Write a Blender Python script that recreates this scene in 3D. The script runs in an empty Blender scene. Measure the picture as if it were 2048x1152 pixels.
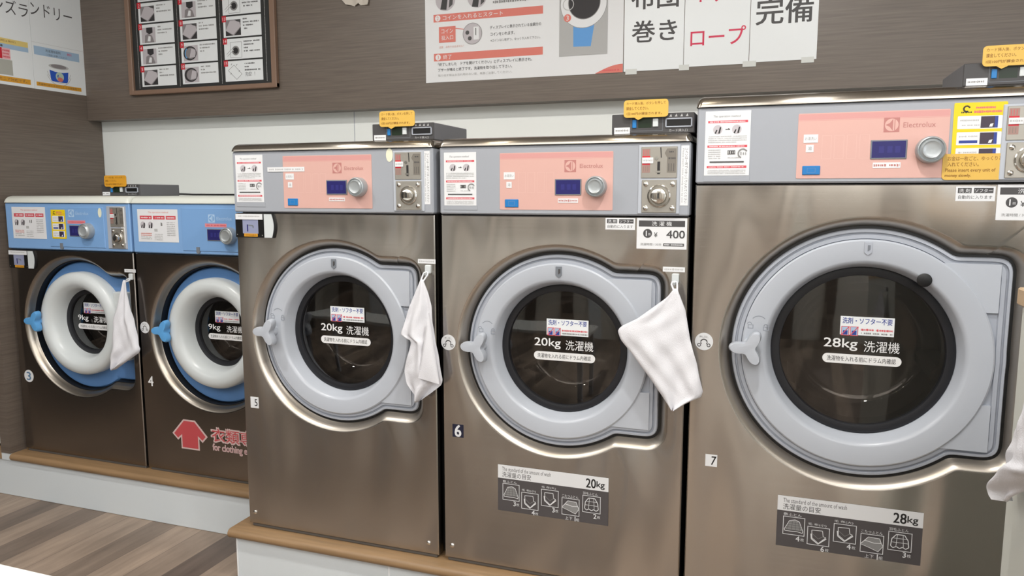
import bpy, math, random
from math import sin, cos, pi, atan2, sqrt, radians
from mathutils import Vector

S = bpy.context.scene
COL = S.collection
rnd = random.Random(7)

# ------------------------------------------------------------------ camera
# metres; x along the row of machines, y into the wall, z up from the floor
cam_d = bpy.data.cameras.new('camera')
cam = bpy.data.objects.new('camera', cam_d)
COL.objects.link(cam)
cam.location = (0, 0, 1.33)
cam.rotation_euler = (radians(90 - 7.1), 0, radians(19.6))
cam_d.sensor_width = 36
cam_d.lens = 1509 / 2048 * 36
cam_d.clip_start = 0.02
S.camera = cam

# ------------------------------------------------------------------ world, lights, exposure
w = bpy.data.worlds.new('world')
S.world = w
w.use_nodes = True
w.node_tree.nodes['Background'].inputs[0].default_value = (0.86, 0.93, 1.0, 1)
w.node_tree.nodes['Background'].inputs[1].default_value = 1.6


def area(name, loc, rot, sx, sy, power, color=(1, 1, 1), shape='RECTANGLE'):
    l = bpy.data.lights.new(name, 'AREA')
    l.shape = shape
    l.size = sx
    l.size_y = sy
    l.energy = power
    l.color = color
    o = bpy.data.objects.new(name, l)
    COL.objects.link(o)
    o.location = loc
    o.rotation_euler = [radians(a) for a in rot]
    return o


# daylight through the shop window behind and to the right of the camera
area('window_daylight', (3.16, -1.75, 1.35), (90, 0, 90), 2.6, 2.0, 46, (0.9, 0.96, 1.0))
# broad fill lights added under the ceiling for soft general light
for i, (lx, ly, pw) in enumerate(((-3.6, -0.5, 24), (-1.3, -0.5, 35), (1.0, -0.5, 40), (-2.4, -2.5, 17), (1.2, -2.5, 36))):
    area('ceiling_soft_fill', (lx, ly, 2.66), (0, 0, 0), 2.0, 1.7, pw, (1.0, 0.985, 0.96))
# upward fill lights added to brighten the ceiling that the steel caps reflect
for (lx, ly, pw) in ((-3.3, -0.6, 10), (-1.0, -0.6, 18), (1.2, -0.6, 20), (0.4, -2.4, 14)):
    area('ceiling_bounce_fill', (lx, ly, 2.25), (180, 0, 0), 1.2, 0.2, pw, (1.0, 0.985, 0.96))
# small recessed downlights in front of the machines
for (lx, ly, rr, pw, c) in ((-2.05, 1.15, 0.10, 18, (1, 0.98, 0.95)), (0.0, 1.15, 0.11, 20, (1, 0.98, 0.95)),
                            (-1.43, 1.2, 0.055, 4, (1, 0.88, 0.68)), (-0.58, 1.2, 0.06, 4, (1, 0.9, 0.72))):
    area('recessed_downlight', (lx, ly, 2.66), (0, 0, 0), rr, rr, pw, c, 'DISK')

S.view_settings.view_transform = 'Standard'
S.view_settings.look = 'None'
S.view_settings.gamma = 1
S.view_settings.use_curve_mapping = False
S.view_settings.exposure = -0.02
S.cycles.max_bounces = 8
S.cycles.transparent_max_bounces = 12
S.cycles.glossy_bounces = 5


# ------------------------------------------------------------------ materials
def lin(c):
    if isinstance(c, str):
        c = c.lstrip('#')
        c = [int(c[i:i + 2], 16) / 255 for i in (0, 2, 4)]
    return tuple((v / 12.92 if v <= 0.04045 else ((v + 0.055) / 1.055) ** 2.4) for v in c) + (1.0,)


MATS = {}


def mat(name, color, rough=0.5, metal=0.0, spec=0.5, coat=0.0, bump=None, emit=None):
    if name in MATS:
        return MATS[name]
    m = bpy.data.materials.new(name)
    m.use_nodes = True
    nt = m.node_tree
    b = nt.nodes['Principled BSDF']
    b.inputs['Base Color'].default_value = lin(color)
    b.inputs['Roughness'].default_value = rough
    b.inputs['Metallic'].default_value = metal
    b.inputs['Specular IOR Level'].default_value = spec
    b.inputs['Coat Weight'].default_value = coat
    if emit:
        b.inputs['Emission Color'].default_value = lin(emit[0])
        b.inputs['Emission Strength'].default_value = emit[1]
    if bump:
        tc = nt.nodes.new('ShaderNodeTexCoord')
        mp = nt.nodes.new('ShaderNodeMapping')
        mp.inputs['Scale'].default_value = bump[0]
        nz = nt.nodes.new('ShaderNodeTexNoise')
        nz.inputs['Scale'].default_value = 1
        nz.inputs['Detail'].default_value = 3
        bp = nt.nodes.new('ShaderNodeBump')
        bp.inputs['Strength'].default_value = bump[1]
        bp.inputs['Distance'].default_value = bump[2]
        nt.links.new(tc.outputs['Object'], mp.inputs['Vector'])
        nt.links.new(mp.outputs[0], nz.inputs['Vector'])
        nt.links.new(nz.outputs[0], bp.inputs['Height'])
        nt.links.new(bp.outputs[0], b.inputs['Normal'])
    MATS[name] = m
    return m


def steel_mat(name, color, rough, aniso=0.75, wave=0.0):
    """Horizontally brushed stainless sheet: reflections smear vertically."""
    m = mat(name, color, rough, 1.0)
    nt = m.node_tree
    b = nt.nodes['Principled BSDF']
    b.inputs['Anisotropic'].default_value = aniso
    tg = nt.nodes.new('ShaderNodeTangent')
    tg.direction_type = 'RADIAL'
    tg.axis = 'X'
    nt.links.new(tg.outputs[0], b.inputs['Tangent'])
    tc = nt.nodes.new('ShaderNodeTexCoord')
    mp = nt.nodes.new('ShaderNodeMapping')
    mp.inputs['Scale'].default_value = (3, 3, 420)
    nz = nt.nodes.new('ShaderNodeTexNoise')
    nz.inputs['Scale'].default_value = 1
    nz.inputs['Detail'].default_value = 2
    nt.links.new(tc.outputs['Object'], mp.inputs['Vector'])
    nt.links.new(mp.outputs[0], nz.inputs['Vector'])
    mr = nt.nodes.new('ShaderNodeMapRange')
    mr.inputs['To Min'].default_value = rough * 0.8
    mr.inputs['To Max'].default_value = rough * 1.2
    nt.links.new(nz.outputs[0], mr.inputs['Value'])
    nt.links.new(mr.outputs[0], b.inputs['Roughness'])
    if wave:
        mp2 = nt.nodes.new('ShaderNodeMapping')
        mp2.inputs['Scale'].default_value = (4.5, 1, 1.1)
        nz2 = nt.nodes.new('ShaderNodeTexNoise')
        nz2.inputs['Scale'].default_value = 1
        nz2.inputs['Detail'].default_value = 1
        bp = nt.nodes.new('ShaderNodeBump')
        bp.inputs['Strength'].default_value = 1
        bp.inputs['Distance'].default_value = wave
        nt.links.new(tc.outputs['Object'], mp2.inputs['Vector'])
        nt.links.new(mp2.outputs[0], nz2.inputs['Vector'])
        nt.links.new(nz2.outputs[0], bp.inputs['Height'])
        nt.links.new(bp.outputs[0], b.inputs['Normal'])
    return m


STEEL = steel_mat('brushed_steel', (0.735, 0.715, 0.69), 0.22, 0.8, 0.03)
STEEL_CAP = steel_mat('brushed_steel_cap', (0.68, 0.65, 0.61), 0.19, 0.9)
STEEL_DARK = steel_mat('brushed_steel_small', (0.60, 0.57, 0.54), 0.22, 0.8, 0.005)
STEEL_RIM = mat('stamped_steel_rim', (0.74, 0.71, 0.67), 0.36, 1.0)
STEEL_RIM_DARK = mat('stamped_steel_rim_small', (0.66, 0.63, 0.59), 0.34, 1.0)
STEEL_PLATE = mat('plate_steel', (0.66, 0.645, 0.615), 0.45, 0.7)
CHROME = mat('chrome', (0.86, 0.85, 0.83), 0.12, 1.0)
DRUM = mat('drum_steel', (0.52, 0.51, 0.50), 0.42, 0.5)
CAB = mat('cabinet_side', (0.17, 0.165, 0.165), 0.5)
SKIRT = mat('base_skirt', (0.42, 0.41, 0.40), 0.5, 0.4)
GREY = mat('grey_plastic', (0.65, 0.67, 0.71), 0.38)
GREY_F = mat('grey_fascia', (0.61, 0.625, 0.655), 0.45)
GREY_L = mat('grey_plastic_light', (0.70, 0.72, 0.755), 0.3)
GREY_D = mat('grey_plastic_dark', (0.45, 0.47, 0.50), 0.45)
SILV = mat('silver_knob', (0.66, 0.68, 0.69), 0.35, 0.35)
BLUE_F = mat('blue_fascia', (0.49, 0.645, 0.83), 0.45)
BLUE_FP = mat('blue_faceplate', (0.475, 0.635, 0.825), 0.4)
BLUE_D = mat('blue_door', (0.34, 0.50, 0.70), 0.35)
BLUE_H = mat('blue_handle', (0.36, 0.62, 0.84), 0.35)
WHITE_P = mat('white_plastic', (0.80, 0.82, 0.825), 0.3)
WHITE_CAP = mat('white_enamel', (0.85, 0.86, 0.83), 0.25)
RUBBER = mat('black_rubber', (0.045, 0.047, 0.055), 0.5)
DARK_RING = mat('dark_ring', (0.10, 0.105, 0.125), 0.42)
BLK = mat('black_plastic', (0.07, 0.07, 0.075), 0.35)
PINK = mat('pink_faceplate', (0.815, 0.65, 0.615), 0.42)
PINK_D = mat('pink_band', (0.80, 0.58, 0.565), 0.42)
PINK_I = mat('pink_ink', (0.70, 0.47, 0.45), 0.5)
PINK_L = mat('pink_line', (0.835, 0.685, 0.65), 0.42)
LCD = mat('lcd_navy', (0.17, 0.165, 0.40), 0.2)
LCD_F = mat('lcd_inner', (0.20, 0.20, 0.46), 0.2)
PAPER = mat('paper_white', (0.86, 0.865, 0.875), 0.45)
PAPER_B = mat('laminated_paper', (0.88, 0.895, 0.905), 0.25)
INK = mat('ink_black', (0.13, 0.125, 0.13), 0.5)
INK_G = mat('ink_grey', (0.52, 0.52, 0.52), 0.6)
INK_LG = mat('ink_light_grey', (0.70, 0.70, 0.70), 0.6)
INK_DG = mat('ink_dark_grey', (0.27, 0.265, 0.27), 0.55)
RED = mat('ink_red', (0.80, 0.30, 0.34), 0.5)
CRIM = mat('ink_crimson', (0.80, 0.14, 0.30), 0.5)
REDBOX = mat('red_box', (0.76, 0.13, 0.19), 0.5)
SALMON = mat('salmon_print', (0.82, 0.45, 0.40), 0.5)
YEL = mat('yellow_print', (0.90, 0.78, 0.05), 0.45)
AMBER = mat('amber_note', (0.84, 0.68, 0.31), 0.4)
AMBER_D = mat('amber_note_deep', (0.82, 0.59, 0.17), 0.4)
AMB_I = mat('amber_ink', (0.52, 0.34, 0.08), 0.5)
BLUE_B = mat('blue_button', (0.13, 0.46, 0.72), 0.35)
BLUE_I = mat('ink_blue', (0.16, 0.24, 0.55), 0.5)
SKYB = mat('print_sky', (0.62, 0.72, 0.82), 0.5)
BUCK = mat('bucket_blue', (0.16, 0.33, 0.72), 0.4)
NAVY = mat('navy_sticker', (0.10, 0.11, 0.20), 0.5)
LILAC = mat('pale_lilac', (0.55, 0.57, 0.68), 0.35)
ICONBG = mat('icon_dark', (0.30, 0.285, 0.29), 0.55)
GREEN = mat('lcd_green', (0.10, 0.16, 0.10), 0.3)
READER = mat('reader_grey', (0.41, 0.41, 0.43), 0.45)
READER_F = mat('reader_front', (0.255, 0.25, 0.255), 0.45)
WFRAME = mat('frame_wood', (0.50, 0.40, 0.335), 0.5, bump=((8, 40, 8), 0.3, 0.002))
CHARC = mat('board_charcoal', (0.15, 0.155, 0.155), 0.6)
PH_L = mat('photo_light', (0.72, 0.70, 0.72), 0.6)
PH_M = mat('photo_mid', (0.52, 0.50, 0.51), 0.6)
PH_D = mat('photo_dark', (0.17, 0.16, 0.17), 0.6)
TAPE = mat('clear_tape', (0.80, 0.81, 0.80), 0.2)
TOWEL = mat('white_terry', (0.86, 0.86, 0.88), 0.95, spec=0.1, bump=((420, 420, 420), 0.5, 0.002))
PLINTH = mat('white_melamine', (0.82, 0.845, 0.86), 0.4)
PLINTH_E = mat('white_edge', (0.90, 0.91, 0.92), 0.4)
BACKS = mat('white_panel', (0.905, 0.92, 0.915), 0.45)
WHITEW = mat('white_wall', (0.80, 0.80, 0.79), 0.7)
WALLF = mat('taupe_wall', (0.80, 0.78, 0.74), 0.7)
CEILM = mat('ceiling_white', (0.85, 0.85, 0.84), 0.8)


def wood(name, c1, c2, scale, rough=0.5):
    """wood grain from stretched noise, in object coordinates"""
    m = mat(name, c1, rough)
    nt = m.node_tree
    b = nt.nodes['Principled BSDF']
    tc = nt.nodes.new('ShaderNodeTexCoord')
    mp = nt.nodes.new('ShaderNodeMapping')
    mp.inputs['Scale'].default_value = scale
    nz = nt.nodes.new('ShaderNodeTexNoise')
    nz.inputs['Scale'].default_value = 1
    nz.inputs['Detail'].default_value = 5
    nz.inputs['Roughness'].default_value = 0.6
    cr = nt.nodes.new('ShaderNodeValToRGB')
    cr.color_ramp.elements[0].position = 0.32
    cr.color_ramp.elements[0].color = lin(c1)
    cr.color_ramp.elements[1].position = 0.68
    cr.color_ramp.elements[1].color = lin(c2)
    nt.links.new(tc.outputs['Object'], mp.inputs['Vector'])
    nt.links.new(mp.outputs[0], nz.inputs['Vector'])
    nt.links.new(nz.outputs[0], cr.inputs[0])
    nt.links.new(cr.outputs[0], b.inputs['Base Color'])
    return m


LAMIN = wood('brown_laminate', (0.365, 0.325, 0.295), (0.43, 0.39, 0.355), (5, 5, 170), 0.36)
LIP = wood('oak_lip', (0.51, 0.41, 0.295), (0.59, 0.475, 0.345), (4, 60, 60), 0.45)
SHELFW = wood('beech_top', (0.72, 0.62, 0.50), (0.78, 0.68, 0.56), (50, 4, 50), 0.4)


def floor_mat():
    m = mat('plank_floor', (0.45, 0.38, 0.33), 0.45)
    nt = m.node_tree
    N, L = nt.nodes.new, nt.links.new
    b = nt.nodes['Principled BSDF']
    tc = N('ShaderNodeTexCoord')
    mp = N('ShaderNodeMapping')
    mp.inputs['Rotation'].default_value = (0, 0, radians(90))
    mp.inputs['Location'].default_value = (0.3, 0.0, 0)
    L(tc.outputs['Object'], mp.inputs['Vector'])
    br = N('ShaderNodeTexBrick')
    br.offset = 0.37
    br.inputs['Scale'].default_value = 1
    br.inputs['Brick Width'].default_value = 1.1
    br.inputs['Row Height'].default_value = 0.125
    br.inputs['Mortar Size'].default_value = 0.0012
    br.inputs['Color1'].default_value = (0, 0, 0, 1)
    br.inputs['Color2'].default_value = (1, 1, 1, 1)
    br.inputs['Mortar'].default_value = (0.1, 0.1, 0.1, 1)
    L(mp.outputs[0], br.inputs['Vector'])
    cr = N('ShaderNodeValToRGB')
    e = cr.color_ramp.elements
    e[0].position, e[0].color = 0.0, lin((0.37, 0.32, 0.29))
    e[1].position, e[1].color = 1.0, lin((0.64, 0.565, 0.50))
    k = e.new(0.45)
    k.color = lin((0.55, 0.485, 0.43))
    L(br.outputs['Color'], cr.inputs[0])
    mp2 = N('ShaderNodeMapping')
    mp2.inputs['Scale'].default_value = (22, 2.2, 1)
    L(tc.outputs['Object'], mp2.inputs['Vector'])
    nz = N('ShaderNodeTexNoise')
    nz.inputs['Scale'].default_value = 1
    nz.inputs['Detail'].default_value = 6
    nz.inputs['Roughness'].default_value = 0.65
    L(mp2.outputs[0], nz.inputs['Vector'])
    mp3 = N('ShaderNodeMapping')
    mp3.inputs['Scale'].default_value = (5, 2.5, 1)
    L(tc.outputs['Object'], mp3.inputs['Vector'])
    nz3 = N('ShaderNodeTexNoise')
    nz3.inputs['Scale'].default_value = 1
    nz3.inputs['Detail'].default_value = 4
    L(mp3.outputs[0], nz3.inputs['Vector'])
    mr = N('ShaderNodeMapRange')
    mr.inputs['From Min'].default_value = 0.3
    mr.inputs['From Max'].default_value = 0.7
    mr.inputs['To Min'].default_value = 0.74
    mr.inputs['To Max'].default_value = 1.2
    L(nz.outputs[0], mr.inputs['Value'])
    mr3 = N('ShaderNodeMapRange')
    mr3.inputs['From Min'].default_value = 0.3
    mr3.inputs['From Max'].default_value = 0.7
    mr3.inputs['To Min'].default_value = 0.82
    mr3.inputs['To Max'].default_value = 1.15
    L(nz3.outputs[0], mr3.inputs['Value'])
    mu = N('ShaderNodeMath')
    mu.operation = 'MULTIPLY'
    L(mr.outputs[0], mu.inputs[0])
    L(mr3.outputs[0], mu.inputs[1])
    mx = N('ShaderNodeVectorMath')
    mx.operation = 'SCALE'
    L(cr.outputs[0], mx.inputs[0])
    L(mu.outputs[0], mx.inputs['Scale'])
    L(mx.outputs[0], b.inputs['Base Color'])
    return m


FLOORM = floor_mat()


def glass_mat(name, tint, ior=1.5):
    """thin dark door glass: clear tint plus fresnel reflection"""
    m = bpy.data.materials.new(name)
    m.use_nodes = True
    nt = m.node_tree
    nt.nodes.remove(nt.nodes['Principled BSDF'])
    tr = nt.nodes.new('ShaderNodeBsdfTransparent')
    tr.inputs[0].default_value = lin(tint)
    gl = nt.nodes.new('ShaderNodeBsdfGlossy')
    gl.inputs['Roughness'].default_value = 0.03
    fr = nt.nodes.new('ShaderNodeFresnel')
    # the pane reflects the same from both of its sides
    ge = nt.nodes.new('ShaderNodeNewGeometry')
    m1 = nt.nodes.new('ShaderNodeMath')
    m1.operation = 'MULTIPLY_ADD'
    m1.inputs[1].default_value = -2
    m1.inputs[2].default_value = 1
    m2 = nt.nodes.new('ShaderNodeMath')
    m2.operation = 'POWER'
    m2.inputs[0].default_value = ior
    nt.links.new(ge.outputs['Backfacing'], m1.inputs[0])
    nt.links.new(m1.outputs[0], m2.inputs[1])
    nt.links.new(m2.outputs[0], fr.inputs['IOR'])
    mx = nt.nodes.new('ShaderNodeMixShader')
    nt.links.new(fr.outputs[0], mx.inputs[0])
    nt.links.new(tr.outputs[0], mx.inputs[1])
    nt.links.new(gl.outputs[0], mx.inputs[2])
    nt.links.new(mx.outputs[0], nt.nodes['Material Output'].inputs[0])
    return m


GLASS = glass_mat('door_glass', (0.82, 0.80, 0.78), 1.85)
GLASS_IN = glass_mat('door_bowl_glass', (0.88, 0.87, 0.86), 1.75)


# ------------------------------------------------------------------ mesh building
class MB:
    def __init__(self):
        self.v, self.f, self.m, self.mats = [], [], [], []

    def mi(self, m):
        if m not in self.mats:
            self.mats.append(m)
        return self.mats.index(m)

    def add(self, vs, fs, m):
        o = len(self.v)
        self.v += [tuple(p) for p in vs]
        i = self.mi(m)
        for f in fs:
            self.f.append([o + k for k in f])
            self.m.append(i)

    def box(self, x0, x1, y0, y1, z0, z1, m, b=0.0):
        """box with chamfered edges (b) all round"""
        b = min(b, (x1 - x0) * .49, (y1 - y0) * .49, (z1 - z0) * .49)
        if b <= 0:
            vs = [(x, y, z) for x in (x0, x1) for y in (y0, y1) for z in (z0, z1)]
            fs = [(0, 1, 3, 2), (4, 6, 7, 5), (0, 4, 5, 1), (2, 3, 7, 6), (0, 2, 6, 4), (1, 5, 7, 3)]
            self.add(vs, fs, m)
            return
        vs, idx = [], {}
        for i, x in enumerate((x0, x1)):
            for j, y in enumerate((y0, y1)):
                for k, z in enumerate((z0, z1)):
                    sx, sy, sz = (1 if i == 0 else -1), (1 if j == 0 else -1), (1 if k == 0 else -1)
                    for a, p in enumerate(((x, y + sy * b, z + sz * b), (x + sx * b, y, z + sz * b), (x + sx * b, y + sy * b, z))):
                        idx[(i, j, k, a)] = len(vs)
                        vs.append(p)
        fs = []
        q = ((0, 0), (1, 0), (1, 1), (0, 1))
        for i in (0, 1):
            fs.append([idx[(i, a, c, 0)] for a, c in q])
            fs.append([idx[(a, i, c, 1)] for a, c in q])
            fs.append([idx[(a, c, i, 2)] for a, c in q])
        for a in (0, 1):
            for c in (0, 1):
                fs.append([idx[(0, a, c, 1)], idx[(1, a, c, 1)], idx[(1, a, c, 2)], idx[(0, a, c, 2)]])
                fs.append([idx[(a, 0, c, 0)], idx[(a, 1, c, 0)], idx[(a, 1, c, 2)], idx[(a, 0, c, 2)]])
                fs.append([idx[(a, c, 0, 0)], idx[(a, c, 1, 0)], idx[(a, c, 1, 1)], idx[(a, c, 0, 1)]])
        for i in (0, 1):
            for j in (0, 1):
                for k in (0, 1):
                    fs.append([idx[(i, j, k, 0)], idx[(i, j, k, 1)], idx[(i, j, k, 2)]])
        self.add(vs, fs, m)

    def rings(self, rings, m, closed=True, cap0=False, cap1=False):
        n = len(rings[0])
        vs = [p for r in rings for p in r]
        fs = []
        for a in range(len(rings) - 1):
            for k in range(n if closed else n - 1):
                k2 = (k + 1) % n
                fs.append((a * n + k, a * n + k2, (a + 1) * n + k2, (a + 1) * n + k))
        if cap0:
            fs.append(tuple(range(n))[::-1])
        if cap1:
            fs.append(tuple((len(rings) - 1) * n + k for k in range(n)))
        if isinstance(m, list):             # one material per band of faces
            self.add(vs, fs, m[0])
            per = n if closed else n - 1
            base = len(self.m) - len(fs)
            for q in range(len(fs)):
                self.m[base + q] = self.mi(m[min(q // per, len(m) - 1)])
        else:
            self.add(vs, fs, m)

    def lathe(self, cx, cz, prof, m, n=96, cap0=False, cap1=False):
        """profile of (radius, y) turned round an axis along y"""
        rs = []
        for r, y in prof:
            rs.append([(cx + r * cos(2 * pi * k / n), y, cz + r * sin(2 * pi * k / n)) for k in range(n)])
        self.rings(rs, m, True, cap0, cap1)

    def prism(self, pts, y0, y1, m, bev=0.0):
        """polygon in the x-z plane extruded along y (y0 is the front)"""
        n = len(pts)
        if bev:
            cx = sum(p[0] for p in pts) / n
            cz = sum(p[1] for p in pts) / n

            def sh(p):
                d = sqrt((p[0] - cx) ** 2 + (p[1] - cz) ** 2) or 1
                k = max(0.0, (d - bev) / d)
                return (cx + (p[0] - cx) * k, cz + (p[1] - cz) * k)
            r = [[(sh(p)[0], y0, sh(p)[1]) for p in pts], [(p[0], y0 + bev, p[1]) for p in pts], [(p[0], y1, p[1]) for p in pts]]
        else:
            r = [[(p[0], y0, p[1]) for p in pts], [(p[0], y1, p[1]) for p in pts]]
        self.rings(r, m, True, True, True)

    def tube(self, pts, rad, m, n=8):
        rs = []
        for i, p in enumerate(pts):
            a = Vector(pts[max(i - 1, 0)])
            c = Vector(pts[min(i + 1, len(pts) - 1)])
            t = (c - a).normalized()
            u = t.orthogonal().normalized()
            if i:
                u = (pu - t * pu.dot(t)).normalized()
            pu = u
            v = t.cross(u)
            rs.append([tuple(Vector(p) + (u * cos(2 * pi * k / n) + v * sin(2 * pi * k / n)) * rad) for k in range(n)])
        self.rings(rs, m, True, True, True)

    def build(self, name, parent=None, smooth=True, angle=32, fix=True):
        me = bpy.data.meshes.new(name)
        me.from_pydata(self.v, [], self.f)
        for m in self.mats:
            me.materials.append(m)
        me.polygons.foreach_set('material_index', self.m)
        me.update()
        if fix:
            import bmesh
            bm = bmesh.new()
            bm.from_mesh(me)
            bmesh.ops.recalc_face_normals(bm, faces=bm.faces)
            bm.to_mesh(me)
            bm.free()
        if smooth:
            me.polygons.foreach_set('use_smooth', [True] * len(me.polygons))
            me.set_sharp_from_angle(angle=radians(angle))
        o = bpy.data.objects.new(name, me)
        COL.objects.link(o)
        if parent:
            o.parent = parent
        return o


def tag(o, label, cat, group=None):
    o['label'] = label
    o['category'] = cat
    if group:
        o['group'] = group
    return o


def struct(o):
    o['kind'] = 'structure'
    return o


def thing(name, loc, label, cat, group=None):
    o = bpy.data.objects.new(name, None)
    COL.objects.link(o)
    o.location = loc
    o.empty_display_size = 0.1
    return tag(o, label, cat, group)


# ------------------------------------------------------------------ lettering
_tc = bpy.data.curves.new('lettering', 'FONT')
_to = bpy.data.objects.new('lettering', _tc)
COL.objects.link(_to)
_cache = {}


def glyphs(s, bold=0.0, res=2, spacing=1.0):
    k = (s, bold, res, spacing)
    if k not in _cache:
        _tc.body = s
        _tc.size = 1
        _tc.offset = bold
        _tc.resolution_u = res
        _tc.space_character = spacing
        _to.data = _tc
        dg = bpy.context.evaluated_depsgraph_get()
        dg.update()
        me = bpy.data.meshes.new_from_object(_to.evaluated_get(dg))
        vs = [(v.co.x, v.co.y) for v in me.vertices]
        fs = [tuple(p.vertices) for p in me.polygons]
        bpy.data.meshes.remove(me)
        xs = [v[0] for v in vs] or [0]
        zs = [v[1] for v in vs] or [0]
        _cache[k] = (vs, fs, min(xs), max(xs), min(zs), max(zs))
    return _cache[k]


class Sheet:
    """A printed sheet or sticker in the x-z plane facing -y. Each print layer lies a hair in front of the last."""

    def __init__(self, y, step=0.00004):
        self.b, self.y, self.s = MB(), y, step

    def base(self, x0, x1, z0, z1, m, t=0.0008, r=0.0):
        if r:
            self.b.prism(rrect(x0, x1, z0, z1, r), self.y, self.y + t, m)
        else:
            self.b.box(x0, x1, self.y, self.y + t, z0, z1, m)
        self.y -= self.s

    def poly(self, pts, m):
        self.b.add([(p[0], self.y, p[1]) for p in pts], [tuple(range(len(pts)))], m)
        self.y -= self.s

    def polys(self, lst, m):
        for pts in lst:
            self.b.add([(p[0], self.y, p[1]) for p in pts], [tuple(range(len(pts)))], m)
        self.y -= self.s

    def rect(self, x0, x1, z0, z1, m):
        self.poly([(x0, z0), (x1, z0), (x1, z1), (x0, z1)], m)

    def frame(self, x0, x1, z0, z1, t, m):
        self.polys([[(x0, z0), (x1, z0), (x1, z0 + t), (x0, z0 + t)], [(x0, z1 - t), (x1, z1 - t), (x1, z1), (x0, z1)],
                    [(x0, z0 + t), (x0 + t, z0 + t), (x0 + t, z1 - t), (x0, z1 - t)],
                    [(x1 - t, z0 + t), (x1, z0 + t), (x1, z1 - t), (x1 - t, z1 - t)]], m)

    def circ(self, x, z, r, m, n=32, sx=1.0):
        self.poly([(x + r * sx * cos(2 * pi * k / n), z + r * sin(2 * pi * k / n)) for k in range(n)], m)

    def arc(self, x, z, r, a0, a1, t, m, n=14):
        ps = [(x + r * cos(radians(a0 + (a1 - a0) * k / n)), z + r * sin(radians(a0 + (a1 - a0) * k / n))) for k in range(n + 1)]
        self.stroke(ps, t, m)

    def stroke(self, pts, t, m):
        q = []
        for (ax, az), (bx, bz) in zip(pts, pts[1:]):
            d = sqrt((bx - ax) ** 2 + (bz - az) ** 2) or 1
            nx, nz = -(bz - az) / d * t / 2, (bx - ax) / d * t / 2
            q.append([(ax + nx, az + nz), (ax - nx, az - nz), (bx - nx, bz - nz), (bx + nx, bz + nz)])
        self.polys(q, m)

    def rrect(self, x0, x1, z0, z1, r, m):
        self.poly(rrect(x0, x1, z0, z1, r), m)

    def text(self, x, z, s, h, m, w=None, align='c', bold=0.0, spacing=1.0, slant=0.0, rot=0):
        """lettering of visible height h centred on z; w stretches it to a given width"""
        vs, fs, x0, x1, z0, z1 = glyphs(s, 0.0, 3 if h > 0.02 else 2, spacing)
        if not vs:
            return
        if bold:
            e = bold * h * .75
            for ox, oz in ((-e, -e * .6), (e, -e * .6), (-e, e * .6), (e, e * .6)):
                self.text(x + ox, z + oz, s, h, m, w, align, 0, spacing, slant, rot)
                self.y += self.s * .5
        kz = h / max(z1 - z0, 1e-6)
        kx = kz if w is None else w / max(x1 - x0, 1e-6)
        ww = (x1 - x0) * kx
        ox = {'c': -ww / 2, 'l': 0, 'r': -ww}[align]
        out = []
        for a, b in vs:
            u = ox + (a - x0) * kx
            v = (b - (z0 + z1) / 2) * kz
            u += slant * v
            if rot == -90:      # reads downwards
                u, v = v, -u
            out.append((x + u, self.y, z + v))
        self.b.add(out, fs, m)
        self.y -= self.s

    def marks(self, x0, x1, z, h, m, seed=0, fill=0.72):
        """a line of print too small to read: a row of short strokes"""
        r = random.Random(seed + int(abs(x0) * 1e4) + int(abs(z) * 1e4))
        q, x = [], x0
        while x < x1:
            wd = h * r.uniform(0.35, 0.95)
            if r.random() < 0.93:
                hh = h * r.uniform(0.6, 1.0)
                xx = min(x + wd * fill, x1)
                q.append([(x, z - hh / 2), (xx, z - hh / 2), (xx, z + hh / 2 * r.uniform(.5, 1)), (x, z + hh / 2)])
            x += wd
        self.polys(q, m)

    def build(self, name, parent=None):
        return self.b.build(name, parent, smooth=False, fix=False)


def rrect(x0, x1, z0, z1, r, n=6):
    r = min(r, (x1 - x0) / 2, (z1 - z0) / 2)
    ps = []
    for cx, cz, a in ((x1 - r, z0 + r, -90), (x1 - r, z1 - r, 0), (x0 + r, z1 - r, 90), (x0 + r, z0 + r, 180)):
        for k in range(n + 1):
            t = radians(a + 90 * k / n)
            ps.append((cx + r * cos(t), cz + r * sin(t)))
    return ps


# ------------------------------------------------------------------ the shop
def slab(name, x0, x1, y0, y1, z0, z1, m, b=0.0):
    mb = MB()
    mb.box(x0, x1, y0, y1, z0, z1, m, b)
    return struct(mb.build(name, smooth=False))


slab('floor', -5.7, 3.2, -3.6, 3.1, -0.06, 0.0, FLOORM)
slab('ceiling', -5.7, 3.2, -3.6, 3.1, 2.70, 2.76, CEILM)
slab('wall_back', -5.7, 3.2, 2.87, 2.99, 0, 2.7, BACKS)
slab('trim_1', -3.149, 3.1, 2.79, 2.868, 1.678, 2.69, LAMIN)            # brown laminate bulkhead above the machines
slab('wall_left', -3.205, -3.15, 2.275, 2.868, 0.197, 2.69, LAMIN)      # brown laminate partition beside the machines
slab('dark_reflection_block', -5.8, -4.9, -2.1, 2.2, 0, 2.7, mat('dark_laminate', (0.17, 0.155, 0.145), .5))  # unseen dark block, added to darken reflections in the small machines
slab('wall_left.002', -5.8, -5.7, -3.6, -1.9, 0, 2.7, WALLF)
slab('trim_2', -5.69, -3.207, 2.79, 2.868, 1.678, 2.69, LAMIN)
for i, (a, b_, mm) in enumerate(((-5.0, -4.5, LAMIN), (-3.9, -3.5, PLINTH), (-3.2, -2.9, LAMIN), (-2.2, -1.9, LAMIN), (-1.5, -1.2, PLINTH), (-.75, -.45, LAMIN), (.1, .3, LAMIN), (1.0, 1.15, LAMIN), (1.5, 2.0, PLINTH), (2.3, 2.5, LAMIN))):
    slab('wall_front.%03d' % (i + 1), a, b_, -3.5, -3.44, 0, 2.7, mm)  # unseen panels added behind the camera to streak the steel reflections
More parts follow.
